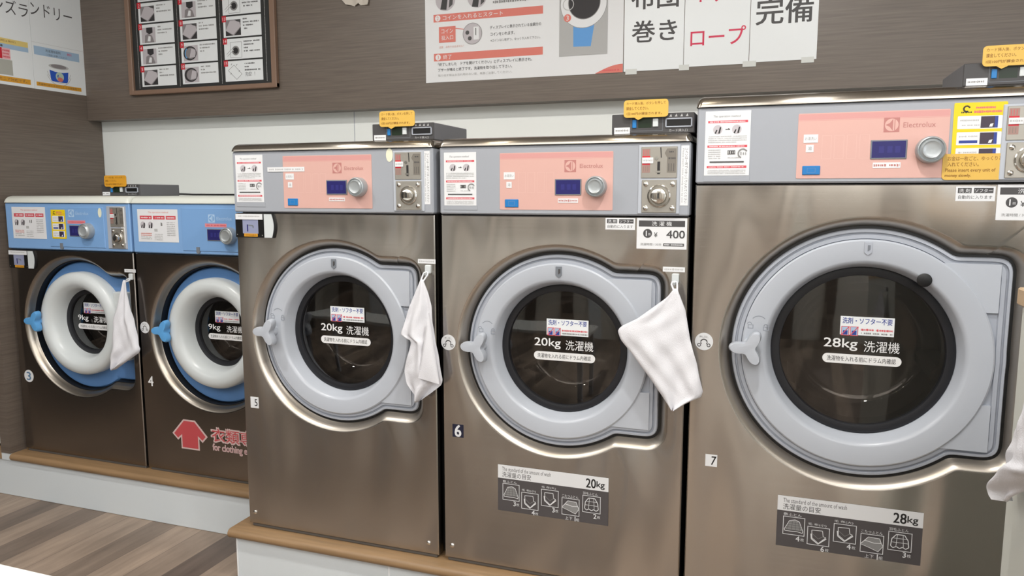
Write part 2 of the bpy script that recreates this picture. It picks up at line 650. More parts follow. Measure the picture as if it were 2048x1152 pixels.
slab('wall_front', -5.7, 3.2, -3.6, -3.5, 0, 2.7, WALLF)                # wall behind the camera
# right wall with the shop window
mb = MB()
for (a, b_, c, d) in ((-3.6, -3.1, 0, 2.7), (-.4, 3.1, 0, 2.7), (-3.1, -.4, 2.4, 2.7), (-3.1, -.4, 0, 0.3)):
    mb.box(3.2, 3.3, a, b_, c, d, WHITEW)
struct(mb.build('wall_right', smooth=False))
mb = MB()
for y in (-3.1, -1.78, -.45):
    mb.box(3.22, 3.28, y, y + 0.05, 0.3, 2.4, GREY_D)
for z in (0.3, 2.35):
    mb.box(3.215, 3.285, -3.1, -.4, z, z + 0.05, GREY_D)
struct(mb.build('window_1', smooth=False))

slab('trim_7', -1.738, -1.735, 2.8685, 2.8702, 1.2, 1.68, GREY_L)       # joint of the white panels
# plinths with oak lips
slab('baseboard_left', -5.69, -1.74, 2.285, 2.868, 0, 0.165, PLINTH, 0.002)
mb = MB()


def lip(mb, x0, x1, y0, y1, z0, z1, m):
    """board with a rounded front nose"""
    r = (z1 - z0) / 2
    prof = [(y1, z0)] + [(y0 + r - r * sin(pi * k / 8), z0 + r - r * cos(pi * k / 8)) for k in range(9)] + [(y1, z1)]
    mb.rings([[(x, y, z) for y, z in prof] for x in (x0, x1)], m, True, True, True)


lip(mb, -3.149, -1.735, 2.268, 2.868, 0.1655, 0.197, LIP)
struct(mb.build('trim_3'))
mb = MB()
lip(mb, -5.69, -3.207, 2.268, 2.868, 0.1655, 0.197, LIP)
struct(mb.build('trim_4'))
mb = MB()
mb.box(-3.207, -3.149, 2.277, 2.868, 0.1655, 0.1965, PLINTH)
struct(mb.build('trim_5', smooth=False))
mb = MB()
mb.box(-1.71, -1.128, 2.0, 2.868, 0, 0.165, PLINTH, 0.002)
mb.box(-1.7145, -1.7085, 1.998, 2.2, 0, 0.165, PLINTH_E)
mb.box(-1.1265, 3.18, 2.0, 2.868, 0, 0.165, PLINTH, 0.002)
mb.box(-1.1285, -1.1225, 1.9985, 2.01, 0, 0.165, PLINTH_E)
struct(mb.build('baseboard_right', smooth=False))
mb = MB()
lip(mb, -1.733, 3.18, 1.978, 2.868, 0.1655, 0.197, LIP)
struct(mb.build('trim_6'))


# ------------------------------------------------------------------ washing machines
def outline_r(th, d, P):
    """distance from the door centre to the stamped outline (circle joined to the hinge block), inset by d"""
    rc = P['r'] - d
    c, s = cos(th), sin(th)
    if c <= 0.02:
        return rc
    xr, zt, zb = P['xr'] - d, P['zt'] - d, P['zb'] - d
    t = xr / c
    if s > 0:
        t = min(t, zt / s)
    elif s < 0:
        t = min(t, zb / -s)
    k = max(0.014, P['cr'] - d)
    cx = xr - k
    for cz, sg in ((zt - k, 1), (-(zb - k), -1)):
        if t * c > cx and (t * s - cz) * sg > 0:
            bq = c * cx + s * cz
            disc = bq * bq - (cx * cx + cz * cz - k * k)
            if disc > 0:
                t = min(t, bq + sqrt(disc))
    return max(rc, t)


def ring_pts(P, d, y, angles, cx, cz):
    rs = [outline_r(a, d, P) for a in angles]
    n = len(rs)
    for _ in range(2):
        rs = [(rs[i - 1] + 2 * rs[i] + rs[(i + 1) % n]) / 4 for i in range(n)]
    return [(cx + r * cos(a), y, cz + r * sin(a)) for r, a in zip(rs, angles)]


def circ_pts(r, y, angles, cx, cz):
    return [(cx + r * cos(a), y, cz + r * sin(a)) for a in angles]


def logo(sh, x, z, s, dark, light):
    """square badge: disc with a wedge, as on the control panels"""
    sh.rect(x - s / 2, x + s / 2, z - s / 2, z + s / 2, dark)
    sh.circ(x, z, s * 0.43, light)
    sh.poly([(x - s * .40, z), (x - s * .12, z - s * .13), (x + s * .08, z - s * .41), (x + s * .08, z + s * .41), (x - s * .12, z + s * .13)], dark)
    sh.poly([(x + s * .17, z - s * .38), (x + s * .22, z - s * .36), (x + s * .22, z + s * .36), (x + s * .17, z + s * .38)], dark)


def instruction_portrait(sh, x0, x1, z0, z1):
    sh.base(x0, x1, z0, z1, PAPER)
    W, H = x1 - x0, z1 - z0
    X = lambda f: x0 + W * f
    Z = lambda f: z1 - H * f
    sh.text(X(.47), Z(.085), 'The operation method', H * .045, INK_DG, w=W * .60, slant=0.15)
    for f in (.165, .545, .865):
        sh.rect(X(.06), X(.94), Z(f + .018), Z(f - .018), RED)
        sh.marks(X(.10), X(.88), Z(f), H * .018, PAPER, 3)
    for cx in (.28, .70):
        sh.circ(X(cx), Z(.285), W * .105, PH_L, 20)
        sh.poly([(X(cx + .01), Z(.345)), (X(cx + .05), Z(.345)), (X(cx + .075), Z(.25)), (X(cx + .045), Z(.245))], INK)
        sh.poly([(X(cx - .07), Z(.34)), (X(cx - .04), Z(.35)), (X(cx - .005), Z(.29)), (X(cx - .03), Z(.285))], INK)
    sh.stroke([(X(.45), Z(.285)), (X(.55), Z(.285)), (X(.51), Z(.268))], W * .015, INK_DG)
    for i in range(4):
        sh.marks(X(.07), X(.93 if i < 3 else .7), Z(.39 + .03 * i), H * .018, INK_LG, i)
    for i in range(5):
        sh.marks(X(.08), X(.36), Z(.60 + .032 * i), H * .017, INK_LG, i)
    sh.rect(X(.51), X(.68), Z(.67), Z(.61), INK_DG)
    sh.marks(X(.52), X(.67), Z(.64), H * .05, INK_LG, 2, .4)
    sh.arc(X(.85), Z(.66), W * .10, 30, 250, W * .03, INK_G)
    sh.marks(X(.80), X(.92), Z(.66), H * .05, INK_G, 2, .4)
    sh.marks(X(.52), X(.78), Z(.72), H * .016, INK_LG, 8)
    sh.rect(X(.12), X(.88), Z(.798), Z(.778), INK_DG)
    for i in range(3):
        sh.marks(X(.08), X(.92), Z(.915 + .025 * i), H * .014, INK_LG, i)


def instruction_landscape(sh, x0, x1, z0, z1):
    sh.base(x0, x1, z0, z1, PAPER)
    W, H = x1 - x0, z1 - z0
    X = lambda f: x0 + W * f
    Z = lambda f: z1 - H * f
    sh.text(X(.52), Z(.10), 'The operation method', H * .07, SALMON, w=W * .5, slant=0.15)
    for a, b_ in ((.06, .36), (.39, .68), (.71, .95)):
        sh.rect(X(a), X(b_), Z(.31), Z(.20), RED)
        sh.marks(X(a + .03), X(b_ - .03), Z(.255), H * .045, PAPER, 3)
    for cx in (.13, .32):
        sh.circ(X(cx), Z(.48), W * .065, PH_L, 20)
        sh.poly([(X(cx + .005), Z(.58)), (X(cx + .04), Z(.58)), (X(cx + .05), Z(.42)), (X(cx + .02), Z(.42))], INK)
        sh.poly([(X(cx - .05), Z(.57)), (X(cx - .025), Z(.58)), (X(cx - .005), Z(.48)), (X(cx - .025), Z(.47))], INK)
    sh.marks(X(.52), X(.62), Z(.45), H * .14, INK_G, 2, .5)
    sh.rect(X(.41), X(.49), Z(.68), Z(.60), INK_LG)
    for i in range(4):
        sh.marks(X(.07), X(.34), Z(.74 + .055 * i), H * .03, SALMON if i < 2 else INK_LG, i)
        sh.marks(X(.41), X(.62), Z(.76 + .055 * i), H * .03, INK_LG, i)
    for i in range(8):
        sh.marks(X(.73), X(.93), Z(.40 + .055 * i), H * .03, INK_LG, i)


def yellow_guide(sh, x0, x1, z0, z1):
    """yellow card-purchase guide with three small pictures"""
    sh.base(x0, x1, z0, z1, YEL, r=0.003)
    W, H = x1 - x0, z1 - z0
    X = lambda f: x0 + W * f
    Z = lambda f: z1 - H * f
    sh.arc(X(.24), Z(.10), W * .06, 20, 300, W * .035, INK, 10)
    sh.marks(X(.14), X(.34), Z(.155), H * .03, INK, 1)
    sh.marks(X(.38), X(.78), Z(.085), H * .045, SALMON, 5, .9)
    sh.marks(X(.38), X(.90), Z(.15), H * .045, SALMON, 5, .9)
    for i, f in enumerate((.215, .475, .735)):
        a, b_ = Z(f + .21), Z(f)
        sh.rrect(X(.08), X(.92), a, b_, W * .02, PAPER)
        sh.rect(X(.52), X(.84), a + H * .012, b_ - H * .012, mat('photo_plum', (0.24, 0.19, 0.25), .5))
        sh.rect(X(.78), X(.84), a + H * .012, b_ - H * .012, BLUE_I)
        sh.poly([(X(.68), a + H * .03), (X(.74), a + H * .03), (X(.76), a + H * .085), (X(.70), a + H * .075)], PAPER)
        sh.marks(X(.13), X(.48), b_ - H * .07, H * .03, INK_LG, i)
        if i == 1:
            sh.rect(X(.13), X(.48), a + H * .03, a + H * .075, BLUE_I)
        else:
            sh.marks(X(.13), X(.5), a + H * .06, H * .025, INK_LG, i + 4)


def text_note(name, parent, y, x0, x1, z0, z1, lines, m, tail=None):
    """amber rounded note; lines = (fx0, fz, width fraction, height, text)"""
    sh = Sheet(y)
    sh.base(x0, x1, z0, z1, m, 0.0015, r=0.009)
    W, H = x1 - x0, z1 - z0
    if tail:
        tx = x0 + W * tail
        sh.b.add([(tx - .017, sh.y + .0005, z0 + .004), (tx + .014, sh.y + .0005, z0 + .004), (tx + .012, sh.y + .0005, z0 - .001), (tx, sh.y + .0005, z0 - .0065)], [(0, 1, 2, 3)], m)
    for fx, fz, fw, hh, s in lines:
        sh.text(x0 + W * fx, z1 - H * fz, s, H * hh, AMB_I, w=W * fw, align='l', bold=0.012)
    return sh.build(name, parent)


def star_handle(P, cx, cz, y0, y1, m):
    mb = MB()
    def outl(k):
        ps = []
        for i in range(72):
            a = 2 * pi * i / 72
            q = 0.5 + 0.5 * cos(3 * (a - pi))
            r = (0.0190 + 0.0310 * q ** 1.5) * k
            ps.append((cx + r * cos(a), cz + r * sin(a)))
        return ps
    hub = [(cx + 0.020 * cos(2 * pi * i / 72), cz + 0.020 * sin(2 * pi * i / 72)) for i in range(72)]
    rs = []
    rs.append([(p[0], y1, p[1]) for p in hub])
    rs.append([(p[0], y0 + 0.028, p[1]) for p in hub])
    rs.append([(p[0], y0 + 0.026, p[1]) for p in outl(0.94)])
    rs.append([(p[0], y0 + 0.022, p[1]) for p in outl(1.0)])
    rs.append([(p[0], y0 + 0.007, p[1]) for p in outl(0.98)])
    rs.append([(p[0], y0 + 0.001, p[1]) for p in outl(0.90)])
    rs.append([(p[0], y0, p[1]) for p in outl(0.55)])
    mb.rings(rs, m, True, True, True)
    return mb


def gauge_screw(root, x, z, y=-0.001):
    mb = MB()
    mb.lathe(x, z, [(0.0075, y + .002), (0.007, y - .001), (0.004, y - .0035), (0.001, y - .0042)], CHROME, 16, False, True)
    mb.build('panel_screw', root)


def hook(root, x, z, label_strip=True):
    mb = MB()
    mb.prism(rrect(x - .0095, x + .0095, z - .013, z + .013, .004), -.007, 0.0005, WHITE_P, 0.002)
    mb.tube([(x, -.004, z - .008), (x, -.012, z - .014), (x, -.020, z - .014), (x, -.024, z - .007)], .0035, WHITE_P)
    mb.build('towel_hook', root)
    if label_strip:
        sh = Sheet(-.0011)
        sh.base(x - .034, x + .024, z + .017, z + .030, PAPER)
        sh.marks(x - .03, x + .02, z + .0235, .006, INK_LG, 4)
        sh.build('hook_label', root)


def lock_sticker(root, x, z):
    """round white sticker: arrow arch between two small rings"""
    sh = Sheet(-.0012)
    R = 0.0235
    sh.b.lathe(x, z, [(R, -.0003), (R, -.0012), (R * .2, -.0012)], PAPER, 32, False, True)
    sh.text(x, z + R * .55, '押し回し', .0062, INK, w=R * 1.0)
    sh.arc(x, z - R * .10, R * .36, 15, 165, .0032, INK_DG)
    for sx in (-1, 1):
        sh.arc(x + sx * R * .52, z - R * .40, R * .17, 0, 360, .0022, INK_DG, 16)
        sh.stroke([(x + sx * R * .38, z - .001), (x + sx * R * .26, z - R * .28)], .0022, INK_DG)
    sh.build('lock_turning_sticker', root)


def capacity_sticker(root, x0, x1, z0, z1, kg, counts, y=-.0012):
    sh = Sheet(y)
    sh.base(x0, x1, z0, z1, ICONBG)
    W, H = x1 - x0, z1 - z0
    X = lambda f: x0 + W * f
    Z = lambda f: z1 - H * f
    sh.rect(x0, x1, Z(.29), z1, PAPER)
    sh.text(X(.04), Z(.085), 'The standard of the amount of wash', H * .085, INK_DG, w=W * .45, align='l')
    sh.text(X(.04), Z(.205), '洗濯量の目安', H * .115, INK, w=W * .27, align='l')
    sh.text(X(.805), Z(.155), kg, H * .19, INK, w=W * .085, align='l', bold=0.03)
    sh.text(X(.897), Z(.175), 'kg', H * .165, INK, w=W * .07, align='l', bold=0.02)
    L = (0.045, .222, .405, .592, .777)
    names = ('敷ふとん', '毛 布(小)', '毛 布(大)', 'こたつふとん', '羽毛ふとん')
    dz = (0.0, .135, .01, .13, .015)
    lt = .0016
    for i in range(5):
        a, b_ = X(L[i]), X(L[i] + .158)
        t = .395 + dz[i]
        zt, zb = Z(t), Z(t + .36)
        sh.text(a + .001, zt + H * .042, names[i], H * .056, PAPER, w=W * (.13 if i != 3 else .145), align='l')
        sh.frame(a, b_, zb, zt, lt, PAPER)
        cx, cz, w_, h_ = (a + b_) / 2, (zt + zb) / 2, (b_ - a), (zt - zb)
        q = lambda u, v: (cx + u * w_, cz + v * h_)
        if i == 0:
            sh.poly([q(-.38, -.22), q(.38, -.22), q(.24, .24), q(.05, .33), q(-.2, .26)], INK_G)
            sh.stroke([q(-.42, -.2), q(-.2, .28), q(.05, .35), q(.25, .26), q(.42, -.24), q(.40, -.34), q(.15, -.28), q(-.1, -.30), q(-.40, -.30), q(-.42, -.2)], lt, PAPER)
            for u in (-.2, -.07, .06, .19):
                sh.stroke([q(u * 1.5, -.2), q(u, .26)], lt * .5, ICONBG)
            for v in (-.08, .05, .17):
                sh.stroke([q(-.35 + .25 * v, v), q(.35 - .25 * v, v)], lt * .5, ICONBG)
        elif i in (1, 2):
            sh.stroke([q(-.30, .30), q(.18, .32), q(.22, .02), q(.34, -.02), q(.02, -.38), q(-.28, -.12), q(-.30, .30)], lt, PAPER)
            sh.stroke([q(-.33, .10), q(-.30, -.18), q(.0, -.42), q(.36, -.08)], lt * 1.6, PAPER)
            sh.stroke([q(-.28, .12), q(.0, -.14), q(.22, .02)], lt * .7, INK_G)
        elif i == 3:
            sh.poly([q(-.46, -.06), q(-.15, .32), q(.30, .30), q(.46, -.05), q(.3, -.36), q(0, -.26)], INK_G)
            sh.stroke([q(-.46, -.04), q(-.16, .34), q(.32, .32), q(.40, .08), q(.10, .05), q(-.3, .14)], lt, PAPER)
            sh.stroke([q(-.48, -.08), q(-.1, -.22), q(.28, -.38), q(.48, -.06), q(.40, .08)], lt * .8, PAPER)
        else:
            sh.stroke([q(-.38, -.26), q(-.34, .12), q(-.16, .36), q(.18, .36), q(.34, .10), q(.38, -.26), q(.26, -.36), q(.12, -.28), q(0, -.36), q(-.14, -.28), q(-.28, -.36), q(-.38, -.26)], lt * 1.3, PAPER)
            for u in (-.12, .12):
                sh.stroke([q(u * 1.3, -.27), q(u, .34)], lt * .7, PAPER)
            for v in (-.06, .16):
                sh.stroke([q(-.33, v), q(.33, v)], lt * .7, PAPER)
        n, unit = counts[i]
        sh.text(b_ - W * .034, zb - H * .060, n, H * .10, PAPER, align='r', bold=0.03)
        sh.text(b_ - W * .001, zb - H * .070, unit, H * .065, PAPER, align='r')
        if i == 3:
            sh.text(b_ - W * .062, zb - H * .064, '上下', H * .072, PAPER, align='r')
    sh.build('capacity_sticker', root)


def soap_sticker(root, x0, x1, z0, z1):
    sh = Sheet(-.0011)
    sh.base(x0, x1, z0, z1, PAPER)
    W, H = x1 - x0, z1 - z0
    sh.rect(x0 + W * .05, x0 + W * .40, z0 + H * .54, z1 - H * .1, INK_DG)
    sh.rect(x0 + W * .46, x1 - W * .05, z0 + H * .54, z1 - H * .1, INK_DG)
    sh.text(x0 + W * .225, z0 + H * .72, '洗 剤', H * .26, PAPER, w=W * .28)
    sh.text(x0 + W * .705, z0 + H * .72, 'ソフター', H * .24, PAPER, w=W * .44)
    sh.text(x0 + W * .5, z0 + H * .27, '自動的に入ります', H * .26, INK, w=W * .86)
    sh.build('detergent_sticker', root)


def price_sticker(root, x0, x1, z0, z1, price):
    sh = Sheet(-.0011)
    sh.base(x0, x1, z0, z1, PAPER)
    W, H = x1 - x0, z1 - z0
    X = lambda f: x0 + W * f
    Z = lambda f: z1 - H * f
    sh.rect(X(.04), X(.96), Z(.28), Z(.08), INK_DG)
    sh.text(X(.5), Z(.18), '洗 濯 機', H * .14, PAPER, w=W * .40)
    sh.circ(X(.22), Z(.50), H * .145, INK_DG)
    sh.text(X(.195), Z(.50), '1', H * .17, PAPER, bold=.03)
    sh.text(X(.258), Z(.525), '回', H * .07, PAPER)
    sh.text(X(.385), Z(.54), '¥', H * .16, INK_DG, w=W * .07, bold=.01)
    if price:
        sh.text(X(.78), Z(.52), price, H * .25, INK_DG, w=W * .36, bold=.03)
    sh.text(X(.08), Z(.85), '洗濯時間 / 30分', H * .085, INK_G, w=W * .42, align='l')
    sh.rect(X(.54), X(.95), Z(.90), Z(.81), INK_DG)
    sh.marks(X(.56), X(.93), Z(.855), H * .045, PAPER, 2)
    sh.build('price_sticker', root)


def display_module(root, x0, x1, z0, z1):
    """small white housing with a dark window, stuck to the top left of the front"""
    W, H = x1 - x0, z1 - z0
    mb = MB()
    xs = x0 + W * .73
    mb.box(x0, xs, -.006, 0, z0, z1, BLK, .002)
    o = mb.build('display_module', root)
    mb = MB()
    pts = [(xs, z0)] + [(x1 - W * .06 + W * .05 * sin(pi * k / 8), z0 + H * k / 8) for k in range(9)] + [(xs, z1)]
    mb.prism(pts, -.0065, 0, RUBBER)
    pts = [(xs, z0 + H * .01)] + [(x1 - W * .09 + W * .05 * sin(pi * k / 8), z0 + H * .01 + H * .98 * k / 8) for k in range(9)] + [(xs, z1 - H * .01)]
    mb.prism(pts, -.0085, -.006, WHITE_P)
    mb.build('module_cover', o)
    sh = Sheet(-.0063)
    sh.b.box(x0 + W * .03, xs - W * .04, -.0085, -.0055, z1 - H * .24, z1 - H * .01, PAPER)
    sh.y = -.0087
    sh.marks(x0 + W * .1, xs - W * .1, z1 - H * .10, H * .06, INK_LG, 4)
    sh.y = -.0063
    sh.rect(x0 + W * .19, x0 + W * .575, z0 + H * .17, z1 - H * .24, LILAC)
    sh.stroke([(x0 + W * .31, z0 + H * .55), (x0 + W * .31, z0 + H * .25)], W * .03, LCD)
    sh.stroke([(x0 + W * .33, z0 + H * .52), (x0 + W * .45, z0 + H * .50), (x0 + W * .45, z0 + H * .40)], W * .028, GREY_D)
    sh.rect(x0 + W * .22, x0 + W * .555, z0 + H * .04, z0 + H * .17, AMBER_D)
    sh.marks(x0 + W * .25, x0 + W * .53, z0 + H * .105, H * .06, AMB_I, 4)
    for a, b_ in ((x0 + W * .05, z0 + H * .12), (xs - W * .06, z0 + H * .1), (xs - W * .05, z1 - H * .15)):
        sh.circ(a, b_, W * .012, STEEL_PLATE, 12)
    sh.build('module_screen', o)


def washer(cx, D, W, z_top, z_capb, z_fasb, door, style, label, group, cfg):
    ZB = 0.205
    root = thing('washing_machine', (cx, D, 0.197), label, 'washing machine', group)
    g = lambda z: z - 0.197           # world height -> local
    hw = W / 2
    big = style == 'big'
    small = style == 'small'
    steel = STEEL_DARK if small else STEEL
    dx, dz, r0 = door[0], g(door[1]), door[2]
    depth = 0.53 if small else (0.80 if not big else 0.81)
    k = r0 / 0.306
    if small:
        P = dict(r=r0, xr=r0 * 1.0, zt=r0 * .80, zb=r0 * .83, cr=.05)
    elif big:
        P = dict(r=r0, xr=.341, zt=.277, zb=.264, cr=.055)
    else:
        P = dict(r=r0, xr=.312, zt=.258, zb=.252, cr=.055)
    zt, zcb, zfb, zb = g(z_top), g(z_capb), g(z_fasb), g(ZB) + .004
    body_m = cfg.get('front', steel)

    # cabinet (sides, back, top) and skirt
    mb = MB()
    a, b_, c, d = -hw + .004, hw - .004, g(ZB), zt - .012
    for y0_, y1_, s_ in ((.03, depth, 0), (.03, depth - .01, .012)):     # outer and inner skin, open at the front
        mb.rings([[(a + s_, y, c + s_), (b_ - s_, y, c + s_), (b_ - s_, y, d - s_), (a + s_, y, d - s_)] for y in (y0_, y1_)], CAB, True, False, True)
    mb.rings([[(a + s_, .03, c + s_), (b_ - s_, .03, c + s_), (b_ - s_, .03, d - s_), (a + s_, .03, d - s_)] for s_ in (0, .012)], CAB, True)
    mb.build('cabinet', root, smooth=False, fix=False)
    mb = MB()
    mb.box(-hw + .008, hw - .008, .006, depth - .02, 0, g(ZB) + .004, SKIRT, .002)
    mb.build('base_skirt', root)

    # front sheet with the stamped recess
    z1 = zfb - .003
    base = [2 * pi * i / 288 for i in range(288)]
    cor = [atan2(c - dz, a - dx) % (2 * pi) for a in (-hw, hw) for c in (zb, z1)]
    A = sorted(base + cor)

    def rect_ring(inset, y):
        out = []
        for a in A:
            c, s = cos(a), sin(a)
            ts = []
            if abs(c) > 1e-9:
                ts.append(((hw - inset - dx) if c > 0 else (-hw + inset - dx)) / c)
            if abs(s) > 1e-9:
                ts.append(((z1 - inset - dz) if s > 0 else (zb + inset - dz)) / s)
            t = min(ts)
            out.append((dx + t * c, y, dz + t * s))
        return out
    mb = MB()
    mb.rings([rect_ring(0, .034), rect_ring(0, .003), rect_ring(.003, 0),
              ring_pts(P, -.006, 0, A, dx, dz), ring_pts(P, -.002, .001, A, dx, dz), ring_pts(P, .003, .004, A, dx, dz),
              ring_pts(P, .008, .010, A, dx, dz), ring_pts(P, .013, .019, A, dx, dz), ring_pts(P, .0165, .029, A, dx, dz), ring_pts(P, .0195, .0325, A, dx, dz), ring_pts(P, .021, .0325, A, dx, dz)],
             [body_m] * 4 + [STEEL_RIM_DARK if small else STEEL_RIM] * 6)
    mb.build('front_panel', root, angle=24)

    # top cap, rounded towards the front and at both ends
    mb = MB()
    cm = WHITE_CAP if small else STEEL_CAP
    rr = zt - zcb
    prof = [(depth, zt - rr * .55), (depth, zt)] + [(-.012 + rr * 1.3 - rr * 1.3 * sin(pi / 2 * q / 10), zcb + rr * cos(pi / 2 * q / 10)) for q in range(11)]
    prof.append((.03, zcb))
    rings = []
    for s in (-1, 1):
        for q in ((0, 1, 2, 3, 4) if s < 0 else (4, 3, 2, 1, 0)):
            a = pi / 2 * q / 4                      # 0 at the outer end, pi/2 where the full section starts
            drop = .016 * (1 - sin(a))
            xx = s * (hw + .003 - .016 * (1 - cos(a)))
            rings.append([(xx, y + (drop * .5 if y < .02 else 0), max(zcb, z - drop) if z > zcb + .003 else z) for y, z in prof])
    mb.rings(rings, cm, True, True, True)
    mb.build('top_cap', root, angle=50)

    # control fascia
    fm = BLUE_F if small else GREY_F
    mb = MB()
    mb.box(-hw, hw, -.006, .05, zfb, zcb - .001, fm, .004)
    fas = mb.build('control_fascia', root)
    fy = -.006
    if 'fascia' in cfg:
        cfg['fascia'](root, fas, g, cx, fy)

    # door ---------------------------------------------------------------
    AN = [2 * pi * i / 288 for i in range(288)]
    mb = MB()
    mb.rings([ring_pts(P, .0185, .034, AN, dx, dz), ring_pts(P, .019, .0315, AN, dx, dz), ring_pts(P, .0275 if not small else .022, .031, AN, dx, dz),
              ring_pts(P, .03 if not small else .026, .06 if not small else .075, AN, dx, dz)], RUBBER)
    mb.build('door_gasket', root)
    mb = MB()
    if small:
        RA = r0 * .735
        cz2 = dz + .012
        mb.rings([ring_pts(P, .0265, .08, AN, dx, dz), ring_pts(P, .0265, .058, AN, dx, dz), ring_pts(P, .032, .052, AN, dx, dz),
                  ring_pts(P, .050, .050, AN, dx, dz), circ_pts(RA - .01, .052, AN, dx, cz2)], BLUE_D)
        door_o = mb.build('door', root, angle=40)
        mb = MB()
        prof = [(RA, .055), (RA, .018), (RA - .006, .006), (RA - .022, -.003), (RA - .040, -.004), (RA - .055, .002), (r0 * .50, .022), (r0 * .475, .045), (r0 * .465, .079)]
        mb.lathe(dx, cz2, prof, WHITE_P)
        mb.build('door_ring', door_o, angle=60)
        # white hinge pads
        mb = MB()
        for s in (-1, 1):
            za, zc = (dz + .05, dz + .155) if s > 0 else (dz - .13, dz - .05)
            mb.box(dx + r0 * .62, dx + r0 * .84, .020, .052, za, zc, WHITE_P, .004)
        mb.build('hinge_pad', door_o)
        rg, yg, gcz, hy = r0 * .468, .074, cz2, -.034
        hx = dx - r0 * .735
    else:
        RA = .256 * k if not big else .290
        mb.rings([ring_pts(P, .0260, .06, AN, dx, dz), ring_pts(P, .0260, .030, AN, dx, dz), ring_pts(P, .0285, .0255, AN, dx, dz),
                  ring_pts(P, .0345, .0245, AN, dx, dz), ring_pts(P, .0355, .031, AN, dx, dz), ring_pts(P, .0395, .031, AN, dx, dz),
                  ring_pts(P, .041, .0245, AN, dx, dz), ring_pts(P, .050, .0245, AN, dx, dz), ring_pts(P, .052, .029, AN, dx, dz),
                  circ_pts(RA - .012, .029, AN, dx, dz)], GREY)
        door_o = mb.build('door', root, angle=30)
        mb = MB()
        rg = (.187 if not big else .215)
        prof = [(RA, .031), (RA, .020), (RA - .004, .0165), (rg + .024, .0165), (rg + .018, .019), (rg + .012, .028), (rg + .001, .075)]
        mb.lathe(dx, dz, prof, GREY_L)
        ring = mb.build('door_ring', door_o, angle=40)
        for za, zc in ((.108, .216), (-.204, -.098)) if not big else ((.120, .236), (-.222, -.106)):
            mb = MB()
            xb = .262 if not big else .289
            ra = RA - .018
            arc_ = [(dx + sqrt(max(ra * ra - q * q, .0001)), dz + q) for q in [zc + (za - zc) * i / 10 for i in range(11)]]
            mb.prism([(dx + xb, dz + za), (dx + xb, dz + zc)] + arc_, .021, .031, GREY_L)
            mb.build('hinge_pad', door_o, smooth=False)
        yg, gcz, hy = .070, dz, -.030
        hx = dx - (.240 if not big else .271)
    # glass ring, pane, bowl
    mb = MB()
    gw = .017 if small else .0165 * k
    mb.lathe(dx, gcz, [(rg + .004, yg + .006), (rg + .002, yg - .004), (rg - gw * .25, yg - .006), (rg - gw, yg - .003), (rg - gw - .003, yg + .012)], DARK_RING)
    mb.build('glass_ring', door_o)
    ri = rg - gw - .001
    mb = MB()
    mb.lathe(dx, gcz, [(ri, yg + .004), (ri * .8, yg + .0015), (ri * .5, yg - .0005), (ri * .2, yg - .0015), (ri * .01, yg - .0017)], GLASS, 96, False, True)
    gl = mb.build('door_glass', door_o, angle=60)
    mb = MB()
    mb.lathe(dx, gcz, [(ri, yg + .014), (ri * .93, yg + .03), (ri * .86, yg + .065), (ri * .80, yg + .085), (ri * .7, yg + .092), (ri * .01, yg + .096)], GLASS_IN, 96, False, True)
    mb.build('glass_bowl', door_o, angle=60)
    # drum seen through the glass
    mb = MB()
    rd = ri * 1.28
    dd = min(depth - .1, .46)
    mb.lathe(dx, gcz, [(ri * 1.02, .15), (rd, .18), (rd, dd), (rd * .97, dd + .01), (.06, dd + .012), (.05, dd + .004), (.002, dd + .002)], DRUM, 72)
    dr = mb.build('drum', root, angle=40)
    for q in range(3):
        a = radians(100 + 120 * q)
        mb = MB()
        ux, uz = cos(a), sin(a)
        tx, tz = -uz, ux
        ps = []
        for (t, h) in ((-.035, 0), (-.02, .045), (0, .055), (.02, .045), (.035, 0)):
            ps.append((dx + ux * (rd - h) + tx * t, gcz + uz * (rd - h) + tz * t))
        mb.prism(ps, .18, dd - .02, DRUM)
        mb.build('drum_lifter', dr)
    # handle
    mb = star_handle(P, hx, gcz + .005, hy, .03, BLUE_H if small else GREY_L)
    mb.build('door_handle', door_o, angle=50)
    # door tab
    mb = MB()
    tz = dz + (.232 if not big and not small else .268 if big else .20)
    if not small:
        ty = .0165
        mb.prism([(dx - .0085, tz + .015), (dx - .0085, tz - .010), (dx, tz - .017), (dx + .0085, tz - .010), (dx + .0085, tz + .015)], ty - .003, ty + .002, GREY_D if not big else GREY)
        mb.prism([(dx - .001, tz + .008), (dx - .001, tz - .007), (dx + .005, tz - .003), (dx + .005, tz + .008)], ty - .004, ty - .002, INK_DG if not big else GREY_D)
        mb.build('door_tab', door_o, smooth=False)
        # moulded padlock marks above the handle
        sh = Sheet(.0163)
        lx, lz = hx + .022, dz + .062 * k
        mk = mat('moulded_mark', (0.54, 0.56, 0.60), .45)
        for q, (ox, oz) in enumerate(((-.020, -.012), (.018, -.016))):
            sh.frame(lx + ox - .007, lx + ox + .007, lz + oz - .006, lz + oz + .005, .002, mk)
            sh.arc(lx + ox - (.003 if q == 0 else 0), lz + oz + .006, .005, 0, 180, .002, mk, 8)
        sh.arc(lx, lz - .004, .020, 40, 140, .002, mk, 10)
        sh.build('padlock_mark', door_o)
    # print on the glass
    sh = Sheet(yg - .0045)
    tx = dx + (.003 if not small else .012)
    tz = gcz + .010 * k
    s = cfg.get('print', 1.0)
    sh.base(tx + .010 - .063 * s, tx + .010 + .063 * s, tz + .030 * s, tz + .078 * s, PAPER_B, .0004)
    a0, a1 = tx + .010 - .063 * s, tx + .010 + .063 * s
    sh.text((a0 + a1) / 2, tz + .067 * s, '洗剤・ソフター不要', .016 * s, BLUE_I, w=.116 * s, bold=.02)
